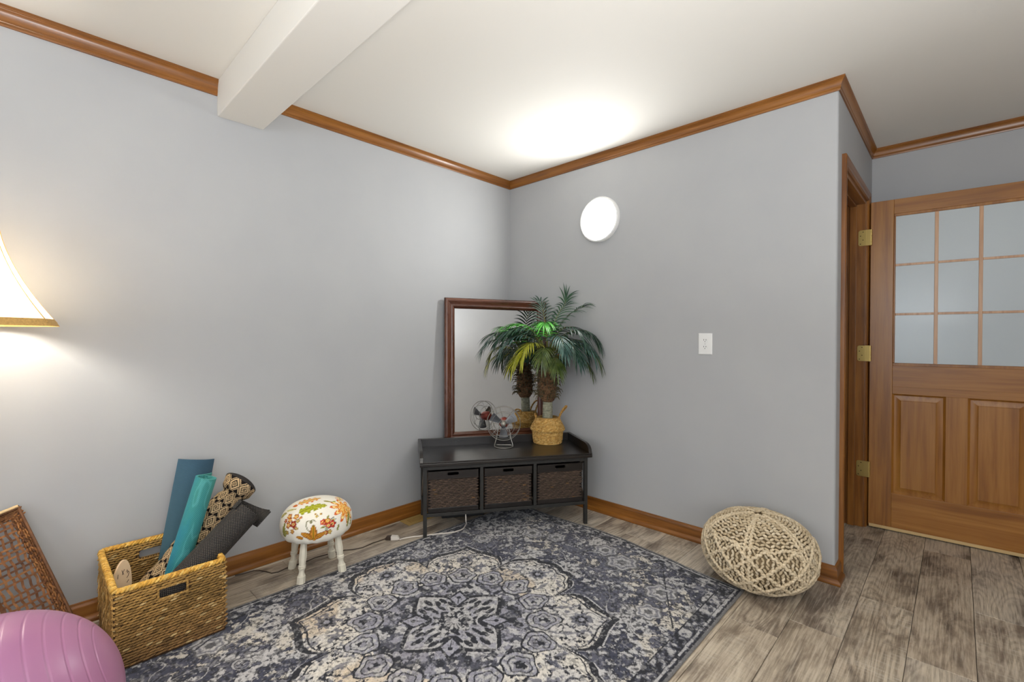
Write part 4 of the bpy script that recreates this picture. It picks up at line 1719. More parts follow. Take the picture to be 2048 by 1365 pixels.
    for (a, b, sz, col) in ((200, 345, .013, (206, 128, 44)), (300, 345, .013, (212, 140, 50)), (215, 395, .012, (190, 110, 40)), (255, 450, .016, (150, 44, 30)), (190, 470, .014, (178, 96, 36)), (150, 400, .010, (170, 50, 34)),
                            (240, 555, .010, (186, 130, 50)), (280, 500, .008, (120, 30, 26)), (320, 400, .010, (150, 140, 90)), (175, 570, .009, (150, 130, 60)),
                            (668, 420, .013, (206, 60, 44)), (740, 395, .014, (216, 140, 46)), (822, 380, .012, (170, 190, 180)), (805, 445, .017, (192, 52, 46)), (740, 470, .013, (196, 70, 56)), (700, 565, .011, (176, 90, 40)), (760, 555, .011, (170, 140, 60)),
                            (690, 440, .009, (196, 50, 40)), (720, 510, .008, (150, 190, 180)), (590, 340, .007, (214, 196, 110)), (650, 305, .006, (206, 170, 80)), (575, 305, .005, (206, 170, 80)), (360, 360, .007, (206, 110, 60)), (305, 510, .007, (190, 180, 120))):
        rosette(P(a, b), sz, col)
    # lily at the lower front
    for (a, b, tr, sz) in ((432, 606, 2.75, .021), (622, 604, .38, .021), (480, 632, 2.2, .016), (572, 632, .9, .016), (535, 560, 1.57, .027), (345, 640, 2.9, .014)):
        leaf(P(a, b), sz, tr, (150, 96, 34), (206, 136, 48), .50)
    for (a, b, tr, sz) in ((670, 490, .1, .010), (740, 345, .9, .010), (880, 490, 1.3, .012), (1030, 345, 1.1, .022), (1020, 420, 1.3, .018), (1060, 400, 1.2, .016), (120, 520, 1.6, .026), (150, 585, 1.2, .016)):
        leaf(P(a, b), sz, tr, (120, 120, 56), (168, 164, 96), .36)
    # curling tendril
    td = [(478, 548), (448, 515), (433, 470), (438, 430), (462, 402), (500, 398), (520, 420), (505, 440), (490, 422), (512, 394), (548, 393), (568, 412)]
    for (a0, b0), (a1, b1) in zip(td[:-1], td[1:]):
        for k in np.linspace(0, 1, 7):
            x, y = local(P(a0 + (a1 - a0) * k, b0 + (b1 - b0) * k), .003)
            put(np.hypot(x, y) < .62, (122, 120, 84))
    F = grid_faces(n, m, True, False)
    seat = fast_mesh(Vf, F, 'seat', vcol('floral_cloth', .85, .10, 500, .12, .2), t, True, 180, None, C)
    MB().lathe([(.001, .190), (.116, .190), (.122, .197), (.118, .203), (.001, .203)], 40).build('seat_base', plain('stool_base', S(200, 190, 170), .7), t)
    # turned octagonal legs, splayed
    M_CREAM = plain('cream_paint', S(226, 219, 200), .45, noise=.05, nscale=30)
    prof = [(.0190, 0), (.0205, .002), (.0200, .040), (.0155, .043), (.0155, .046), (.0125, .056), (.0125, .064), (.0165, .074), (.0180, .077), (.0155, .079), (.0155, .081), (.0180, .083), (.0180, .087), (.0150, .090), (.0160, .10), (.0185, .125), (.0165, .165), (.0145, .197)]
    foot = {(-1.769, -.160): 0, (-1.803, -.354): 1, (-1.572, -.192): 2, (-1.608, -.385): 3}
    inv = Mi.inverted()
    for (wx, wy) in foot:
        p = inv @ Vector((wx, wy, 0))
        top = Vector((p.x * .80, p.y * .80, .197))
        dirv = (top - p)
        sh = Matrix.Identity(4)
        sh[0][2] = dirv.x / .197
        sh[1][2] = dirv.y / .197
        mb = MB().lathe(prof, 8, phase=math.pi / 8 + rz)
        mb.xf(Matrix.Translation((p.x, p.y, 0)) @ sh).build('leg', M_CREAM, t, angle=35)


build_stool()


# ------------------------------------------------------------------ seagrass crate
BX0, BX1, BY0, BY1, BH = -2.505, -2.157, -0.503, -0.040, 0.278


def build_crate():
    cx, cy = (BX0 + BX1) / 2, (BY0 + BY1) / 2
    t = empty('seagrass_basket', (cx, cy, 0.009), 0, 'rectangular golden seagrass basket with rope rim holding the rolled mats', 'basket')
    w, d = BX1 - BX0, BY1 - BY0
    lin = MB()
    hole = (0.042, 0.0165)
    hz = 0.228 - BH / 2
    for s in (-1, 1):
        pl = MB()
        plate_hole(pl, w - .004, BH, .004, hole[0], hole[1], (0.0, hz), .012)
        pl.xf(Matrix.Translation((0, s * (d / 2 - .007) - .002, BH / 2)))
        lin.add(pl.v, pl.f)
    for s in (-1, 1):
        lin.box(s * (w / 2 - .007) - .002, s * (w / 2 - .007) + .002, -d / 2 + .006, d / 2 - .006, 0, BH)
    lin.box(-w / 2 + .006, w / 2 - .006, -d / 2 + .006, d / 2 - .006, .004, .009)
    lin.build('core', plain('seagrass_core', S(66, 44, 22), .9), t, smooth=False)
    g = random.Random(11)

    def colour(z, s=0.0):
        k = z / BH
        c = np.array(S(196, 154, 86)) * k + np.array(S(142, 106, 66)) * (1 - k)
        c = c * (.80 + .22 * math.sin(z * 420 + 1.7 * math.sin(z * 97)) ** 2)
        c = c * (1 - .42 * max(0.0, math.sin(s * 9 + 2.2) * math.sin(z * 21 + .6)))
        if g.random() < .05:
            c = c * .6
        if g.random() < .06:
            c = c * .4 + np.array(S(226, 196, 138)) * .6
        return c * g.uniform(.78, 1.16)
    rh, pitch = .0096, .0185
    for (nm, width, org, ax, nrm, ho, inner) in (
            ('front_weave', w, Vector((-w / 2, -d / 2 + .004, 0)), Vector((1, 0, 0)), Vector((0, -1, 0)), True, .010),
            ('back_weave', w, Vector((-w / 2, d / 2 - .004, 0)), Vector((1, 0, 0)), Vector((0, 1, 0)), True, .010),
            ('side_weave', d, Vector((-w / 2 + .004, -d / 2, 0)), Vector((0, 1, 0)), Vector((-1, 0, 0)), False, .010),
            ('side_weave', d, Vector((w / 2 - .004, -d / 2, 0)), Vector((0, 1, 0)), Vector((1, 0, 0)), False, .010)):
        C, T, N, L, cols = [], [], [], [], []
        nr = int(BH / rh)
        nc = int(width / pitch)
        for i in range(nr):
            for j in range(nc + 1):
                s = (j + (.5 if i % 2 else 0)) * pitch + g.uniform(-.0015, .0015)
                if s < .004 or s > width - .004:
                    continue
                z = .006 + (i + .5) * rh + g.uniform(-.0012, .0012)
                if ho and abs(s - width / 2) < hole[0] + .006 and abs(z - .228) < hole[1] + .004:
                    continue
                for side in (1, -1):
                    C.append(org + ax * s + Vector((0, 0, z)) + nrm * ((0.0 if side == 1 else -inner * .75)))
                    T.append(ax + Vector((0, 0, (.20 if i % 2 else .14) + g.uniform(-.08, .08))) * 1.0)
                    N.append(nrm * side)
                    L.append(.0128 * g.uniform(.92, 1.12))
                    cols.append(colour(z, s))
        if ho:
            per = [(q, 1) for q in np.linspace(-hole[0], hole[0], 10)] + [(q, -1) for q in np.linspace(-hole[0], hole[0], 10)]
            for q, sg in per:
                C.append(org + ax * (width / 2 + q) + Vector((0, 0, .228 + sg * (hole[1] + .0035))))
                T.append(ax + Vector((0, 0, .25)))
                N.append(nrm)
                L.append(.0085)
                cols.append(colour(.25) * 1.05)
            for q in np.linspace(-hole[1], hole[1], 5):
                for sg in (-1, 1):
                    C.append(org + ax * (width / 2 + sg * (hole[0] + .0035)) + Vector((0, 0, .228 + q)))
                    T.append(Vector((0, 0, 1)) + ax * .25)
                    N.append(nrm)
                    L.append(.0065)
                    cols.append(colour(.25) * 1.05)
        M_SG = M_SEAG
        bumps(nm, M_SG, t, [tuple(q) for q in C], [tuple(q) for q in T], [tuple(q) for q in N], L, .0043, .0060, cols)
    # braided rope rim
    P = []
    zr = BH + .004
    ww, dd, rr = w / 2 - .006, d / 2 - .006, .02
    for (sx, sy, a0) in ((1, -1, -90), (1, 1, 0), (-1, 1, 90), (-1, -1, 180)):
        for k in range(4):
            a = math.radians(a0 + 30 * k)
            P.append(Vector((sx * (ww - rr) + rr * math.cos(a), sy * (dd - rr) + rr * math.sin(a), zr)))
    fine = []
    for i in range(len(P)):
        a, b = P[i], P[(i + 1) % len(P)]
        k = max(2, int((b - a).length / .006))
        for j in range(k):
            fine.append(a.lerp(b, j / k))
    C, T, N, cols = [], [], [], []
    step = 2
    for i in range(0, len(fine), step):
        q = fine[i]
        td = (fine[(i + 1) % len(fine)] - fine[i - 1]).normalized()
        sd = td.cross(Vector((0, 0, 1)))
        for j in range(3):
            a = math.radians(25 + 65 * j + g.uniform(-8, 8))
            nn = sd * math.cos(a) + Vector((0, 0, 1)) * math.sin(a)
            C.append(tuple(q + nn * .0062))
            T.append(tuple(td + (Vector((0, 0, 1)) * math.cos(a) - sd * math.sin(a)) * .75))
            N.append(tuple(nn))
            cols.append(np.array(S(*g.choice([(224, 176, 84), (208, 158, 68), (232, 190, 104), (196, 144, 60)]))) * g.uniform(.8, 1.1))
    rim = bumps('rope_rim', M_SEAG, t, C, T, N, .0135, .0062, .0058, cols, None)
    core = MB().tube([tuple(q) for q in fine], .0068, 6, closed=True)
    core.build('rim_core', plain('rim_core', S(150, 104, 44), .9), t)
    # loose straw on the left end
    C, T, N, cols = [], [], [], []
    for i in range(150):
        z = g.uniform(.02, .24)
        C.append((-w / 2 - g.uniform(.002, .010), g.uniform(-d / 2 + .01, d / 2 - .08), z))
        T.append((g.uniform(-.25, .0), g.uniform(-.5, .5), -1))
        N.append((-1, 0, 0))
        cols.append(colour(z) * 1.05)
    bumps('loose_straw', M_SEAG, t, C, T, N, [g.uniform(.010, .026) for _ in C], .0016, .0016, cols)


M_SEAG = vcol('golden_seagrass', .7, .3, 160, .3, .25)
build_crate()


# ------------------------------------------------------------------ rolled mats
def roll_mesh(r0, r1, turns, th, length, tail=0.0, tail_dir=0.0, uvscale=1.0, start=0.0):
    """spiral roll about local z from 0..length; tail = straight loose end leaving tangentially."""
    pts = []
    n = int(turns * 40)
    for i in range(n + 1):
        q = i / n
        a = start + 2 * math.pi * turns * q
        r = r0 + (r1 - r0) * q
        pts.append((r * math.cos(a), r * math.sin(a), math.cos(a), math.sin(a)))
    if tail > 0:
        x, y, nx, ny = pts[-1]
        tx, ty = -ny, nx
        for k in range(1, 9):
            s = tail * k / 8
            cv = tail_dir * (k / 8) ** 2
            pts.append((x + tx * s + nx * cv, y + ty * s + ny * cv, nx, ny))
    arc = [0]
    for i in range(1, len(pts)):
        arc.append(arc[-1] + math.hypot(pts[i][0] - pts[i - 1][0], pts[i][1] - pts[i - 1][1]))
    nz = 14
    m = len(pts)
    V, UV = [], []
    for sd in (0, 1):
        G = np.zeros((m, nz, 3))
        U = np.zeros((m, nz, 2))
        for i, (x, y, nx, ny) in enumerate(pts):
            for j in range(nz):
                z = length * j / (nz - 1)
                o = th * sd
                G[i, j] = (x + nx * o, y + ny * o, z)
                U[i, j] = (arc[i] * uvscale, z * uvscale)
        V.append(G)
        UV.append(U)
    mb = MB()
    mb.grid(V[0][:, ::-1], uv=UV[0][:, ::-1])
    mb.grid(V[1], uv=UV[1])
    for j in (0, nz - 1):
        E_ = np.stack([V[0][:, j], V[1][:, j]], 1)
        Ue = np.stack([UV[0][:, j], UV[1][:, j]], 1)
        if j == 0:
            E_, Ue = E_[:, ::-1], Ue[:, ::-1]
        mb.grid(E_, uv=Ue)
    for i in (0, m - 1):
        E_ = np.stack([V[0][i], V[1][i]], 0)
        Ue = np.stack([UV[0][i], UV[1][i]], 0)
        mb.grid(E_, uv=Ue)
    return mb


def axis_matrix(A, B, twist=0.0):
    A, B = Vector(A), Vector(B)
    z = (B - A).normalized()
    x = Vector((0, -1, 0))
    x = (x - z * x.dot(z)).normalized()
    y = z.cross(x)
    M_ = Matrix.Identity(4)
    for i in range(3):
        M_[i][0], M_[i][1], M_[i][2], M_[i][3] = x[i], y[i], z[i], A[i]
    return M_ @ Matrix.Rotation(twist, 4, 'Z'), (B - A).length


def grip_mat(name, stops_fn, cell, depth=.3, rough=.7):
    t = NT(name)
    uv = t.coord('UV')
    sep = t.n('ShaderNodeSeparateXYZ')
    t.set(sep.inputs[0], uv)
    sx = t.math('SINE', t.math('MULTIPLY', sep.outputs[0], 2 * math.pi / cell))
    sy = t.math('SINE', t.math('MULTIPLY', sep.outputs[1], 2 * math.pi / cell))
    g = t.math('MULTIPLY', sx, sy)
    g = t.math('MULTIPLY_ADD', g, .5, .5)
    stops_fn(t, sep, g)
    t.rough(rough)
    t.bump(g, depth, cell * .4)
    return t.m


def build_mats():
    # black open-grid mat, nearest
    B, P1 = Vector(tuple(on_axis((498, 1022), 1, -0.375))), Vector(tuple(on_axis((392, 1136), 1, -0.400)))
    A = P1 + (P1 - B) * ((P1.z - .10) / (B.z - P1.z))
    X, L = axis_matrix(A, B, 0)
    X = X @ Matrix.Diagonal((1, -1, 1, 1)) @ Matrix.Rotation(math.radians(175 - 176.8), 4, 'Z')

    def blk(t, sep, g):
        t.base(t.ramp(g, [(0.40, S(14, 14, 14)), (0.70, S(36, 34, 33)), (0.92, S(118, 108, 98))]))
    o = empty('grip_mat', A, label='black open-grid grip mat rolled up and leaning out of the seagrass basket', cat='yoga mat')
    mb = roll_mesh(.013, .0535, 4.3, .006, L, 0.0, 0.0, 1.0, 1.2)
    M_GRIP = grip_mat('black_grip', blk, .0086, .8)
    mb.xf(Matrix.Translation(-A) @ X).build('roll', M_GRIP, o, angle=45)
    X0, _ = axis_matrix(A, B, 0)
    n_, k_ = 40, 8
    G = np.zeros((2, n_, k_, 3))
    U = np.zeros((2, n_, k_, 2))
    for i in range(n_):
        q = i / (n_ - 1)
        ph = math.radians(285 - 215 * q)
        ext = .008 + .050 * (q ** 1.3) * (1 if q < .93 else .8)
        for sd in (0, 1):
            rr = .0600 + .012 * q ** 3 + sd * .004
            for j in range(k_):
                z = L - .03 + (ext + .03) * j / (k_ - 1)
                G[sd, i, j] = (rr * math.cos(ph), rr * math.sin(ph), z)
                U[sd, i, j] = (q * .22, z)
    fp = MB()
    fp.grid(G[0], uv=U[0])
    fp.grid(G[1][:, ::-1], uv=U[1][:, ::-1])
    fp.grid(np.stack([G[0][:, -1], G[1][:, -1]], 1), uv=np.stack([U[0][:, -1], U[1][:, -1]], 1))
    for i in (0, -1):
        fp.grid(np.stack([G[0][i], G[1][i]], 0), uv=np.stack([U[0][i], U[1][i]], 0))
    fp.xf(Matrix.Translation(-A) @ X0).build('loose_end', M_GRIP, o, angle=45)
    MB().lathe([(.001, .004), (.0112, .004), (.0112, L - .012), (.001, L - .012)], 20).xf(Matrix.Translation(-A) @ X).build('core', plain('grip_core', S(84, 84, 86), .8, noise=.2, nscale=120), o)

    # teal mat
    A, B = Vector((-2.318, -0.245, 0.040)), on_axis((413, 955), 1, -0.275)
    X, L = axis_matrix(A, B, 0)
    X = X @ Matrix.Diagonal((1, -1, 1, 1)) @ Matrix.Rotation(math.radians(150 + 7.4), 4, 'Z')

    def teal(t, sep, g):
        n = t.noise(t.vmath('MULTIPLY', t.coord('UV'), (7, 1.5, 1)), 1.4, 2)
        base = t.ramp(t.math('ADD', n, t.math('MULTIPLY', t.math('SUBTRACT', sep.outputs[1], .3), -.25)), [(0.42, S(74, 158, 148)), (0.52, S(60, 152, 156)), (0.64, S(38, 140, 172))])
        streak = t.math('ABSOLUTE', t.math('SUBTRACT', t.math('FRACT', t.math('MULTIPLY', n, 7.0)), .5))
        base = t.mix(t.math('MULTIPLY', t.ramp(streak, [(0, (1, 1, 1)), (.06, (0, 0, 0))]), .5), base, S(110, 200, 204))
        t.base(t.mix(t.ramp(g, [(.2, (.6,) * 3), (.7, (0, 0, 0))]), base, S(30, 92, 94)))
    o = empty('yoga_mat', A, label='bright teal yoga mat rolled into a hollow tube between blue and black mats', cat='yoga mat')
    mb = roll_mesh(.028, .0365, 1.9, .005, L, .075, .012, 1.0, .5)
    mb.xf(Matrix.Translation(-A) @ X).build('roll', grip_mat('teal_mat', teal, .0066, .6, .85), o, angle=45)

    # slate-blue mat, loosely curved sheet at the back
    A, B = Vector((-2.268, -0.112, 0.03)), Vector((-2.158, -0.068, 0.618))
    X, L = axis_matrix(A, B, 0)

    def blu(t, sep, g):
        base = t.ramp(sep.outputs[1], [(0.0, S(70, 104, 112)), (0.6, S(56, 90, 112)), (1.0, S(50, 84, 112))])
        t.base(t.mix(t.ramp(g, [(.2, (.4,) * 3), (.7, (0, 0, 0))]), base, S(38, 62, 76)))
    n, nz = 40, 16
    V = np.zeros((2, n, nz, 3))
    UV = np.zeros((2, n, nz, 2))
    for i in range(n):
        s = -1 + 2 * i / (n - 1)
        a = s * math.radians(52)
        R_ = .088
        for j in range(nz):
            for sd in (0, 1):
                rr = R_ + sd * .005
                V[sd, i, j] = (rr * math.cos(a) - R_ + .012, rr * math.sin(a), L * j / (nz - 1))
                UV[sd, i, j] = (s * .09, L * j / (nz - 1))
    mb = MB()
    mb.grid(V[0][:, ::-1], uv=UV[0][:, ::-1])
    mb.grid(V[1], uv=UV[1])
    mb.grid(np.stack([V[0][:, -1], V[1][:, -1]], 1), uv=np.stack([UV[0][:, -1], UV[1][:, -1]], 1))
    mb.grid(np.stack([V[0][:, 0], V[1][:, 0]], 1)[:, ::-1], uv=np.stack([UV[0][:, 0], UV[1][:, 0]], 1)[:, ::-1])
    for i in (0, -1):
        mb.grid(np.stack([V[0][i], V[1][i]], 0), uv=np.stack([UV[0][i], UV[1][i]], 0))
    mb.xf(X)
    o = mb.build('yoga_mat', grip_mat('blue_mat', blu, .0068, .5, .85), None, angle=50)
    tag(o, 'slate blue yoga mat standing tallest at the back of the seagrass basket', 'yoga mat')


build_mats()


def build_bag():
    A = Vector((-2.405, -0.215, 0.085))
    B = Vector(tuple(on_axis((492, 957), 1, -0.135)))
    X, L = axis_matrix(A, B)
    t = empty('mat_bag', A, label='black and cream ikat patterned mat bag leaning behind the rolled mats', cat='bag')
    n, m = 220, 260
    u = np.linspace(0, 1, n, endpoint=False)
    v = np.linspace(0, 1, m)
    U, W = np.meshgrid(u, v, indexing='ij')
    R = .050 + .014 * W + .004 * np.sin(W * 7) + .004 * np.sin(W * 23 + U * 6.28)
    R = R - .010 * np.exp(-((W - .84) / .03) ** 2) + .012 * np.exp(-((W - .94) / .05) ** 2)
    R = R + .0028 * np.sin(W * 90 + 3 * np.sin(U * 6.28)) * (np.exp(-((W - .85) / .06) ** 2) + .3)
    R = R * np.sqrt(np.clip(1 - ((W - .955) / .045).clip(0) ** 2, 0.0004, 1))
    V = np.stack([R * np.cos(U * 2 * math.pi), R * np.sin(U * 2 * math.pi), W * L], -1)
    a = U * 9
    b = W * L / .058
    row = np.floor(b)
    fa = (a + .5 * (row % 2)) % 1 - .5
    fb = b % 1 - .5
    rad = np.abs(fa) * 2 + np.abs(fb) * 2 * .95
    zig = .05 * (np.abs(((U * 72) % 1) - .5))
    rad = rad + zig
    crm, blk = np.array(S(206, 178, 138)), np.array(S(30, 26, 26))
    C = np.where(((rad < .28) & (rad > .0))[..., None], blk, crm)
    C = np.where((rad < .12)[..., None], crm, C)
    C = np.where(((rad > .46) & (rad < .66))[..., None], blk, C)
    C = np.where(((rad > .98))[..., None], blk, C)
    C = np.where(((rad > 1.16) & (rad < 1.34))[..., None], crm, C)
    C = np.where((W > .955)[..., None], np.array(S(58, 54, 52)), C)
    Vw = V.reshape(-1, 3)
    Xl = np.array(Matrix.Translation(-A) @ X)
    Vw = Vw @ Xl[:3, :3].T + Xl[:3, 3]
    fast_mesh(Vw, grid_faces(n, m, True, False), 'bag', vcol('ikat_cloth', .9, .2, 400, .2, .1), t, True, 180, None, C.reshape(-1, 3))


build_bag()


def build_oval():
    # pale wooden oval with dark burnt strokes, propped against the left end of the basket
    c = on_axis((246, 1152), 1, -0.295)
    t = empty('wooden_oval', (float(c[0]), float(c[1]), float(c[2])), 0, 'pale wooden oval board with dark strokes standing inside the seagrass basket', 'board')
    a, b, th = .036, .118, .009
    E = Matrix.Rotation(math.radians(6), 4, 'Y') @ Matrix.Rotation(math.radians(-10), 4, 'X') @ Matrix.Rotation(math.radians(24), 4, 'Z')
    zoff = -.060
    mb = MB()
    pts = [(a * math.cos(q) * (1.25 if math.sin(q) < 0 else 1.0), zoff + b * math.sin(q)) for q in np.linspace(0, 2 * math.pi, 49)[:-1]]
    vs = []
    rings = [(0, 1.0), (0, .985), (1, .985), (1, 1.0)]
    for y, k in ((th, .98), (th - .002, 1.0), (.002, 1.0), (0, .98)):
        vs += [(p * k, y, zoff + (q - zoff) * k) for p, q in pts]
    n = len(pts)
    fs = [tuple(range(n)), tuple(range(3 * n, 4 * n))[::-1]]
    for r in range(3):
        for i in range(n):
            j = (i + 1) % n
            fs.append((r * n + j, r * n + i, (r + 1) * n + i, (r + 1) * n + j))
    mb.add(vs, fs)
    mb.xf(E).build('board', plain('pale_plywood', S(214, 184, 148), .6, noise=.06, nscale=20), t, angle=30)
    M_INK = plain('burnt_ink', S(44, 34, 28), .8)
    def stroke(P, r=.0009):
        mk = MB()
        mk.tube([(x, -.0004, z) for x, z in P], r, 5)
        mk.xf(E).build('stroke', M_INK, t)
    stroke([(-.018, .008), (-.018, -.008)])                       # I
    stroke([(-.006, .020), (-.002, .010), (.002, .004)])         # X
    stroke([(.003, .022), (-.001, .012), (-.003, .003)])
    stroke([(.010, .010), (.013, .018), (.016, .012), (.014, .004), (.018, .012), (.021, .008), (.018, -.006), (.014, -.012)])   # 3
    stroke([(.022, -.020), (.016, -.030)])                       # /
    stroke([(-.031, -.012), (-.027, -.020), (-.031, -.030), (-.026, -.024), (-.025, -.040)])
    stroke([(-.024, -.044), (-.027, -.054)])


build_oval()


# ------------------------------------------------------------------ cane tray leaning at the far left
def build_tray():
    TR = Vector((-2.731, -0.035, 0.537))
    e = Vector((0.150, -0.175, -0.437))           # right edge, top to bottom
    ln = e.length
    ed = e.normalized()
    wd = Vector((-1, 0, -0.32))
    wd = (wd - ed * wd.dot(ed)).normalized()      # towards the left in the tray's plane
    nr = ed.cross(wd).normalized()
    if nr.y > 0:
        nr = -nr                                  # faces the room
    W = 0.30
    low = min((TR + ed * ln + wd * W).z, (TR + ed * ln).z)
    TR = TR - Vector((0, 0, low - .006))*0 
    org = TR.copy()
    t = empty('cane_tray', (org.x, org.y, 0), 0, 'large open-weave brown cane tray tipped against the wall behind the purple ball', 'tray')
    o0 = Vector((org.x, org.y, 0))

    def P(a, b, h=0.0):
        return org - o0 + wd * a + ed * b + nr * h
    g = random.Random(9)
    M_CANE = vcol('brown_cane', .6, .3, 120, .3, .3)
    lat = MB()
    b0 = 0.032
    nA, nB = 13, 20
    sw = .0036

    def ribbon(pts, w, side, col):
        vs = []
        for q in pts:
            vs += [q - side * w + nr * .0006, q + side * w + nr * .0006, q + side * w - nr * .0006, q - side * w - nr * .0006]
        fs = []
        for i in range(len(pts) - 1):
            a, b = i * 4, i * 4 + 4
            for k in range(4):
                l = (k + 1) % 4
                fs.append((a + k, a + l, b + l, b + k))
        lat.add(vs, fs, col)
    cane = [(112, 70, 36), (132, 86, 46), (96, 58, 30), (146, 98, 54)]
    for i in range(nA):
        a = b0 + (W - 2 * b0) * (i + .5) / nA + g.uniform(-.002, .002)
        k = g.uniform(.75, 1.15)
        col = tuple(np.array(S(*g.choice(cane))) * k)
        ribbon([P(a + .002 * math.sin(j * .9 + i), b0 * .6 + (ln - 1.2 * b0) * j / 60, .0022 * math.cos(math.pi * (j / 60 * nB) + math.pi * i)) for j in range(61)], sw * (1.9 if i == 6 else 1), wd, col)
    for j in range(nB):
        b = b0 + (ln - 2 * b0) * (j + .5) / nB + g.uniform(-.003, .003)
        if j == 11:
            continue
        k = g.uniform(.75, 1.15)
        col = tuple(np.array(S(*g.choice(cane))) * k)
        sl = g.uniform(-.01, .01)
        ribbon([P(b0 * .6 + (W - 1.2 * b0) * i / 40, b + sl * (i / 40 - .5), -.0022 * math.cos(math.pi * (i / 40 * nA) + math.pi * j)) for i in range(41)], sw * 1.05, ed, col)
    lat.build('lattice', M_CANE, t, angle=50, kind='stuff')
    # dense borders: short strands packed along the four edges
    C, T, N, L, cols = [], [], [], [], []
    for (A0, A1, out) in ((P(0, 0), P(0, ln), wd), (P(W, 0), P(W, ln), -wd), (P(0, 0), P(W, 0), ed), (P(0, ln), P(W, ln), -ed)):
        dv = (A1 - A0)
        n = int(dv.length / .007)
        for i in range(n):
            for r in range(5):
                q = A0 + dv * ((i + (r % 2) * .5) / n) + out * (.003 + r * .0066)
                C.append(tuple(q + nr * g.uniform(-.0015, .003)))
                T.append(tuple(dv.normalized() + out * g.uniform(-.5, .5) + nr * g.uniform(-.15, .15)))
                N.append(tuple(nr))
                L.append(g.uniform(.007, .011))
                cols.append(np.array(S(*g.choice(cane))) * g.uniform(.6, 1.15))
    bumps('border', M_CANE, t, C, T, N, L, .0036, .0030, cols)
    # turned-up rim
    rim = MB()
    cs = [P(.002, .002, .0), P(W - .002, .002, .0), P(W - .002, ln - .002, .0), P(.002, ln - .002, .0)]
    for k in range(4):
        a, b = cs[k], cs[(k + 1) % 4]
        for h in (0.0, .006):
            rim.tube([a + nr * h, a.lerp(b, .5) + nr * (h + .001), b + nr * h], .0046, 7)
    rim.build('rim', plain('cane_rim', S(104, 66, 36), .7, noise=.35, nscale=60, bump=.3), t)
    MB().tube([P(.0, -.004, .012), P(W * .5, -.006, .014), P(W, -.004, .012)], .0055, 8).build('highlight_reed', plain('highlight_reed', S(222, 190, 140), .5, noise=.15, nscale=60), t)  # added reed; its pale colour holds the lamp's highlight on the top rim


build_tray()


# ------------------------------------------------------------------ exercise ball
def build_ball():
    R = 0.256
    t = empty('exercise_ball', (-2.781, -0.985, 0), 0, 'pink purple ribbed exercise ball standing on the floor at the left', 'ball')
    n = 420
    prof = []
    for i in range(n + 1):
        ph = math.pi * i / n
        d = ((math.degrees(ph) - 4) % 8.2) / 8.2
        groove = math.exp(-((d - .5) / .045) ** 2) if 24 < math.degrees(ph) < 156 else 0
        r = R - .0017 * groove
        prof.append((max(r * math.sin(ph), .0004), r * math.cos(ph)))
    mb = MB().lathe(prof[::-1], 128)
    ax = Vector((0.94, -0.10, 0.30)).normalized()
    rot = Vector((0, 0, 1)).rotation_difference(ax).to_matrix().to_4x4()
    m = NT('ball_vinyl')
    nz = m.noise(m.coord(), 3.0, 3)
    n2 = m.noise(m.coord(), 60.0, 2)
    m.base(m.ramp(nz, [(.35, S(156, 104, 140)), (.65, S(172, 118, 148))])).rough(.36)
    m.bump(n2, .03, .002)
    mb.xf(Matrix.Translation((0, 0, R)) @ rot).build('shell', m.m, t, angle=180)
    v = MB().lathe([(.001, .0), (.007, .0), (.008, .003), (.006, .005), (.001, .0055)], 16)
    dv = Vector(tuple(on_axis((2, 1359), 1, -1.19))) - Vector((-2.781, -.985, R))
    dv.normalize()
    v.xf(Matrix.Translation(Vector((0, 0, R)) + dv * (R - .002)) @ Vector((0, 0, 1)).rotation_difference(dv).to_matrix().to_4x4()).build('valve', M_WHITE, t)


build_ball()


# ------------------------------------------------------------------ knitted pouf
POUF_C = (-0.248, -1.930)
POUF_R, POUF_H = 0.243, 0.330


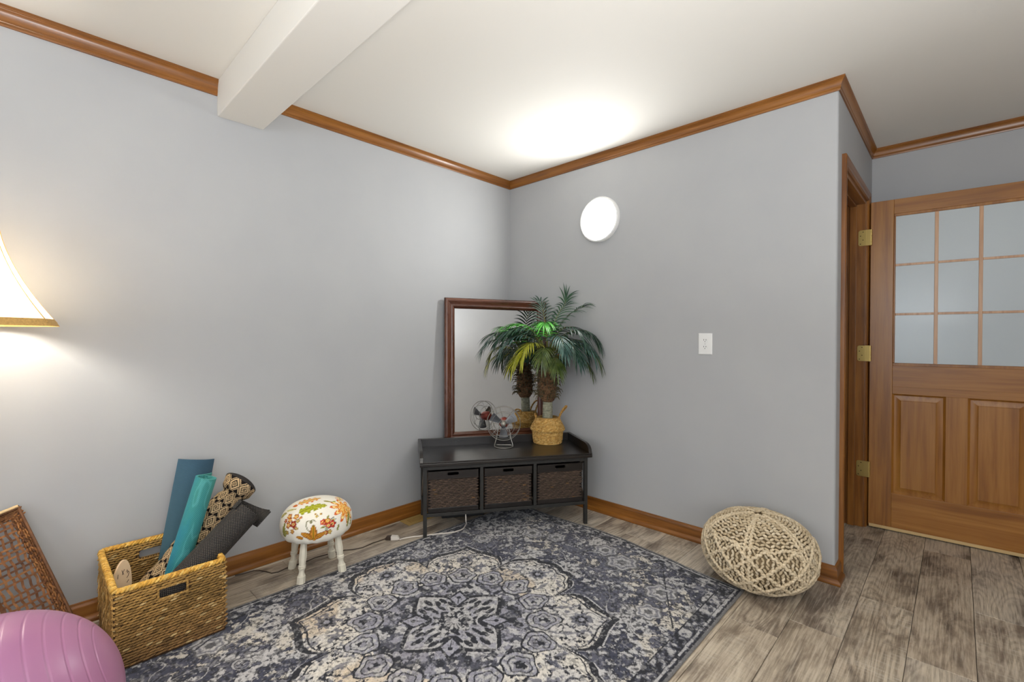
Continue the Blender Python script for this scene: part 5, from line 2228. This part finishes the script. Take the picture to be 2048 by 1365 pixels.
def build_pouf():
    t = empty('knitted_pouf', (*POUF_C, 0), 0, 'cream cable-knit round floor pouf against the right wall', 'pouf')
    lean = Matrix.Translation((0, 0, 0.004)) @ Matrix.Rotation(math.radians(POUF_TILT[0]), 4, 'X') @ Matrix.Rotation(math.radians(POUF_TILT[1]), 4, 'Y')
    tilt = np.array(lean.to_3x3())
    g = random.Random(4)

    def surf(lon, lat):
        """superellipsoid; lat -90..90 in radians."""
        cl, sl = np.cos(lat), np.sin(lat)
        e = 0.86
        rr = POUF_R * np.sign(cl) * np.abs(cl) ** e
        z = POUF_H / 2 * np.sign(sl) * np.abs(sl) ** .92
        return np.stack([rr * np.cos(lon), rr * np.sin(lon), z], -1)

    def frame(lon, lat):
        p = surf(lon, lat)
        h = 1e-3
        tu = surf(lon + h, lat) - p
        tv = surf(lon, lat + h) - p
        tu /= np.linalg.norm(tu) + 1e-12
        tv /= np.linalg.norm(tv) + 1e-12
        return p, tu, tv, np.cross(tu, tv)
    zmin = None
    lo = np.linspace(0, 2 * math.pi, 96, endpoint=False)
    la = np.linspace(-math.pi / 2 + .01, math.pi / 2 - .01, 60)
    LO, LA = np.meshgrid(lo, la, indexing='ij')
    B = surf(LO, LA)
    Bt = B.reshape(-1, 3) @ tilt.T
    zoff = -Bt[:, 2].min() + .003
    V = (B * .975).reshape(-1, 3) @ tilt.T + np.array([0, 0, zoff])
    V[:, 2] = np.maximum(V[:, 2], .003)
    fast_mesh(V, grid_faces(96, 60, True, False), 'filling', plain('pouf_core', S(128, 110, 82), .95), t, True, 180)
    C, T, N, L, W_, H_, cols = [], [], [], [], [], [], []

    def stitch(lon, lat, dirx, diry, l, w, h, lift=0.0, k=1.0):
        p, tu, tv, n = frame(lon, lat)
        C.append(p + n * lift)
        T.append(tu * dirx + tv * diry)
        N.append(n)
        L.append(l)
        W_.append(w)
        H_.append(h)
        cols.append(np.array(S(*g.choice([(208, 190, 160), (200, 181, 150), (216, 200, 172), (192, 173, 142)]))) * g.uniform(.88, 1.08) * k)
    # arc length table along latitude
    lat = np.linspace(-math.pi / 2 + .02, math.pi / 2 - .02, 400)
    pts = surf(np.zeros_like(lat), lat)
    arc = np.concatenate([[0], np.cumsum(np.linalg.norm(np.diff(pts, axis=0), axis=1))])
    total = arc[-1]
    rowh = .0150
    nr = int(total / rowh)
    sections = 6
    for i in range(nr):
        la_ = np.interp((i + .5) * rowh, arc, lat)
        rad = np.linalg.norm(surf(np.array(0.0), np.array(la_))[:2])
        n = max(6, int(2 * math.pi * rad / .0205))
        up = la_ > .46
        for k in range(n):
            lon = 2 * math.pi * (k + (.5 if i % 2 else 0)) / n
            s = 1 if (k + i) % 2 else -1
            if up:
                stitch(lon, la_, 1, .55 * s + g.uniform(-.15, .15), .0118, .0060, .0075, .003)
            else:
                stitch(lon, la_, .6 * s, 1, .0110, .0058, .0068, .0, .96)
    # raised cables: diamond lattice round the lower body and plain spokes between the sections
    def cable(path, w=.0072, lift=.0095):
        P = [frame(a, b) for a, b in path]
        for i in range(len(P) - 1):
            p0, p1 = P[i][0], P[i + 1][0]
            n = P[i][3]
            d = p1 - p0
            ln = np.linalg.norm(d)
            if ln < 1e-6:
                continue
            side = np.cross(n, d / ln)
            sg = 1 if i % 2 else -1
            C.append((p0 + p1) / 2 + n * lift + side * sg * .0018)
            T.append(d / ln + side * sg * .42)
            N.append(n)
            L.append(ln * .92)
            W_.append(w)
            H_.append(w)
            cols.append(np.array(S(*g.choice([(216, 199, 170), (208, 190, 160)]))) * g.uniform(.92, 1.08))
    nd = 12
    for k in range(nd):
        l0 = 2 * math.pi * k / nd + .13
        for s in (-1, 1):
            path = []
            for q in np.linspace(0, 1, 44):
                zz = -1.12 + q * 1.56
                ph = (q * 3.0) % 2
                tri = ph if ph < 1 else 2 - ph
                path.append((l0 + s * (tri - .5) * (2 * math.pi / nd) * .98, zz))
            cable(path)
    for k in range(sections):
        l0 = 2 * math.pi * k / sections + POUF_SPOKE
        for off in (-.05, .05):
            cable([(l0 + off * (1 if abs(z) < 1.0 else max(.1, (1.57 - abs(z)) / .57)), z) for z in np.linspace(-1.2, 1.5, 60)], .0064, .007)
    for q in (.42,):
        for k in range(sections * 2):
            cable([(2 * math.pi * (k + j / 12) / (sections * 2), q + .07 * math.sin(math.pi * j / 12)) for j in range(13)], .0062, .007)
    C = np.array(C) @ tilt.T + np.array([0, 0, zoff])
    T = np.array(T) @ tilt.T
    N = np.array(N) @ tilt.T
    keep = C[:, 2] > .007
    bumps('knit', vcol('cream_yarn', .9, .16, 260, .3, .15), t, C[keep], T[keep], N[keep], np.array(L)[keep], np.array(W_)[keep], np.array(H_)[keep], np.array(cols)[keep])


POUF_TILT = (0.0, 0.0)
POUF_SPOKE = -2.02
build_pouf()


# ------------------------------------------------------------------ floor lamp at the left edge
def build_lamp():
    x, y = -2.845, -0.245
    t = empty('floor_lamp', (x, y, 0), 0, 'floor lamp with lit cream bell shade and gold trim at the left edge', 'lamp')
    z0, z1 = 1.240, 1.605
    NP = 8
    rows, n = 26, 96

    def shade_r(q, a):
        r = .070 + (.215 - .070) * (1 - q) ** 1.75 + .006 * (1 - q)
        w = abs(((a / (2 * math.pi) * NP) % 1) - .5) * 2          # 0 mid panel .. 1 rib
        return r * (1 - .045 * (1 - w ** 1.5))
    V = np.zeros((rows, n, 3))
    for i in range(rows):
        q = i / (rows - 1)
        for k in range(n):
            a = 2 * math.pi * k / n + .22
            r = shade_r(q, a - .22)
            V[i, k] = (r * math.cos(a), r * math.sin(a), z0 + (z1 - z0) * q)
    m = NT('lamp_shade_cloth')
    tr = m.t.nodes.new('ShaderNodeBsdfTranslucent')
    tr.inputs[0].default_value = (*S(255, 240, 214), 1)
    df = m.t.nodes.new('ShaderNodeBsdfDiffuse')
    df.inputs[0].default_value = (*S(240, 226, 200), 1)
    mx = m.t.nodes.new('ShaderNodeMixShader')
    mx.inputs[0].default_value = .45
    m.t.links.new(df.outputs[0], mx.inputs[1])
    m.t.links.new(tr.outputs[0], mx.inputs[2])
    m.t.links.new(mx.outputs[0], m.out.inputs[0])
    mb = MB()
    mb.grid(V, closed_v=True)
    mb.build('shade', m.m, t, angle=180)
    M_GOLD = plain('gold_braid', S(190, 150, 84), .7, noise=.2, nscale=150)
    for (q0, q1, off) in ((-.035, .035, .0015), (.965, 1.035, .0015)):
        br = MB()
        G = np.zeros((4, n, 3))
        for i, (q, o) in enumerate(((q0, off), (q1, off), (q1, -off), (q0, -off))):
            for k in range(n):
                a = 2 * math.pi * k / n + .22
                r = shade_r(min(1, max(0, q)), a - .22) + o + (.006 if q < 0 else 0)
                G[i, k] = (r * math.cos(a), r * math.sin(a), z0 + (z1 - z0) * q)
        br.grid(G, closed_u=True, closed_v=True)
        br.build('gold_trim', M_GOLD, t, angle=60)
    for p in range(NP):
        rib = MB()
        a = 2 * math.pi * p / NP + .22
        rib.tube([((shade_r(q, 2 * math.pi * p / NP) + .0012) * math.cos(a), (shade_r(q, 2 * math.pi * p / NP) + .0012) * math.sin(a), z0 + (z1 - z0) * q) for q in np.linspace(0, 1, 20)], .0016, 5)
        rib.build('rib', M_GOLD, t)
    M_POLE = plain('lamp_bronze', S(96, 74, 46), .4, .7)
    MB().lathe([(.001, 0), (.12, 0), (.125, .006), (.12, .014), (.07, .024), (.025, .034), (.013, .05), (.010, .08), (.010, 1.22), (.016, 1.24), (.016, 1.30), (.006, 1.305)], 32).build('pole', M_POLE, t)
    sp = MB()
    for a in (0, 2.09, 4.19):
        sp.tube([(.012 * math.cos(a), .012 * math.sin(a), z1 - .03), (.069 * math.cos(a), .069 * math.sin(a), z1 - .004)], .0016, 5)
    sp.tube([(0, 0, 1.30), (.045, 0, 1.36), (.05, 0, 1.47), (.012, 0, z1 - .03), (-.012, 0, z1 - .03), (-.05, 0, 1.47), (-.045, 0, 1.36), (0, 0, 1.30)], .0016, 5)
    sp.build('harp', M_POLE, t)
    b = NT('bulb_glass')
    b.base((.9, .9, .9)).p(Emission_Color=(1.0, .94, .84, 1), Emission_Strength=LAMP_E)
    MB().lathe([(.008, 1.305), (.014, 1.315), (.022, 1.34), (.029, 1.372), (.029, 1.395), (.022, 1.418), (.010, 1.430), (.001, 1.432)], 20).build('bulb', b.m, t, angle=180)


LAMP_E = 300.0
build_lamp()


# ------------------------------------------------------------------ floor register, cords, low black box
def build_vent():
    x0, x1, y0, y1 = -1.050, -0.775, -0.140, -0.034
    t = empty('floor_register', ((x0 + x1) / 2, (y0 + y1) / 2, 0), 0, 'brass floor register in front of the left baseboard', 'vent')
    w, d = (x1 - x0) / 2, (y1 - y0) / 2
    MB().box(-w + .012, w - .012, -d + .012, d - .012, .0012, .003).build('duct', plain('vent_dark', S(46, 38, 24), .8), t, smooth=False)
    fr = MB()
    for (a, b, c, e) in ((-w, w, -d, -d + .026), (-w, w, d - .026, d), (-w, -w + .035, -d + .026, d - .026), (w - .035, w, -d + .026, d - .026)):
        fr.box(a, b, c, e, .0012, .0055)
    M_TAN = plain('brass_tan', S(186, 156, 96), .45, .35)
    fr.build('frame', M_TAN, t, smooth=False, bevel=.0012)
    n = 22
    s0 = MB().box(-.0028, .0028, -d + .026, d - .026, .0030, .0050).build('slat', M_TAN, t, smooth=False)
    for i in range(n):
        x = -w + .035 + (2 * w - .07) * (i + .75) / n
        o = s0 if i == 0 else inst(s0, t)
        o.location = (x, 0, 0)


build_vent()


def cords():
    M_WC = plain('white_cord', S(222, 214, 204), .5)
    M_BC = plain('brown_cord', S(60, 46, 36), .55)
    q = lambda px, z=.004: Vector(tuple(on_floor(px, z)))
    t = empty('white_cord', q((795, 1076)) * Vector((1, 1, 0)).length_squared * 0 if False else Vector((q((795, 1076)).x, q((795, 1076)).y, 0)), 0, 'white power cord with plug running from under the bench over the rug', 'cord')
    o = t.location.copy()
    pts = [bench_world(.245, .03, .135), bench_world(.246, .02, .07), q((933, 1047), .014), q((926, 1058), .0135), q((912, 1064), .0135), q((898, 1066.5), .0135), q((875, 1068.5), .0135), q((853, 1071.5), .012), q((825, 1074.5), .0045), q((810, 1077), .0045), q((799, 1080), .006)]
    fine = []
    for i in range(len(pts) - 1):
        a, b = pts[i], pts[i + 1]
        p0, p3 = pts[max(i - 1, 0)], pts[min(i + 2, len(pts) - 1)]
        for k in range(8):
            s = k / 8
            fine.append(.5 * ((2 * a) + (b - p0) * s + (2 * p0 - 5 * a + 4 * b - p3) * s * s + (3 * a - p0 - 3 * b + p3) * s ** 3))
    fine.append(pts[-1])
    MB().tube([tuple(v - o) for v in fine], .0036, 8).build('cable', M_WC, t)
    d = (q((775, 1080)) - q((799, 1080))).normalized()
    s = Vector((-d.y, d.x, 0))
    a = q((799, 1080), 0) - o
    pl = MB()
    L_ = .048
    vs = []
    for (u, w, h) in ((0, .006, .010), (.010, .013, .021), (L_, .015, .024)):
        c = a + d * u
        vs += [c - s * w + Vector((0, 0, .0008)), c + s * w + Vector((0, 0, .0008)), c + s * w + Vector((0, 0, h)), c - s * w + Vector((0, 0, h))]
    pl.add(vs, [(0, 1, 2, 3)[::-1], (8, 9, 10, 11)] + [(i * 4 + k, i * 4 + (k + 1) % 4, i * 4 + 4 + (k + 1) % 4, i * 4 + 4 + k) for i in range(2) for k in range(4)])
    pl.build('plug', M_WC, t, smooth=False, bevel=.002)
    # brown extension cord
    sx = a + d * (L_ + .001) + o
    t2 = empty('extension_cord', (sx.x, sx.y, 0), 0, 'thin dark brown extension cord running along the floor behind the footstool', 'cord')
    o2 = t2.location.copy()
    vs = []
    sk = MB()
    for (u, w, h) in ((0, .013, .022), (.026, .012, .020), (.034, .005, .010)):
        c = sx - o2 + d * u
        vs += [c - s * w + Vector((0, 0, .0008)), c + s * w + Vector((0, 0, .0008)), c + s * w + Vector((0, 0, h)), c - s * w + Vector((0, 0, h))]
    sk.add(vs, [(0, 1, 2, 3)[::-1], (8, 9, 10, 11)] + [(i * 4 + k, i * 4 + (k + 1) % 4, i * 4 + 4 + (k + 1) % 4, i * 4 + 4 + k) for i in range(2) for k in range(4)])
    sk.build('socket', M_BC, t2, smooth=False, bevel=.002)
    e0 = sx + d * .032
    e0.z = .005
    pts = [e0] + [q(p, .003) for p in ((745, 1087), (725, 1096), (705, 1100), (690, 1101), (660, 1108), (630, 1116), (605, 1127), (575, 1136), (556, 1145), (543, 1147), (532, 1144), (520, 1142), (508, 1142), (490, 1147), (470, 1152))]
    MB().tube([tuple(v - o2) for v in pts], .0026, 6).build('cable', M_BC, t2)
    # low black box with four raised pads, below the bench
    c = bench_world(.26, .30, 0)
    ps = empty('low_black_box', c, BANG, 'low black box lying on the floor under the bench', 'power strip')
    MB().box(-.14, .14, -.024, .024, .0005, .034).build('body', M_BLACK, ps, smooth=False, bevel=.004)
    for k in range(4):
        MB().box(-.11 + k * .055, -.075 + k * .055, -.014, .014, .0345, .036).build('socket', plain('box_pad', S(44, 44, 46), .6), ps, smooth=False)


cords()
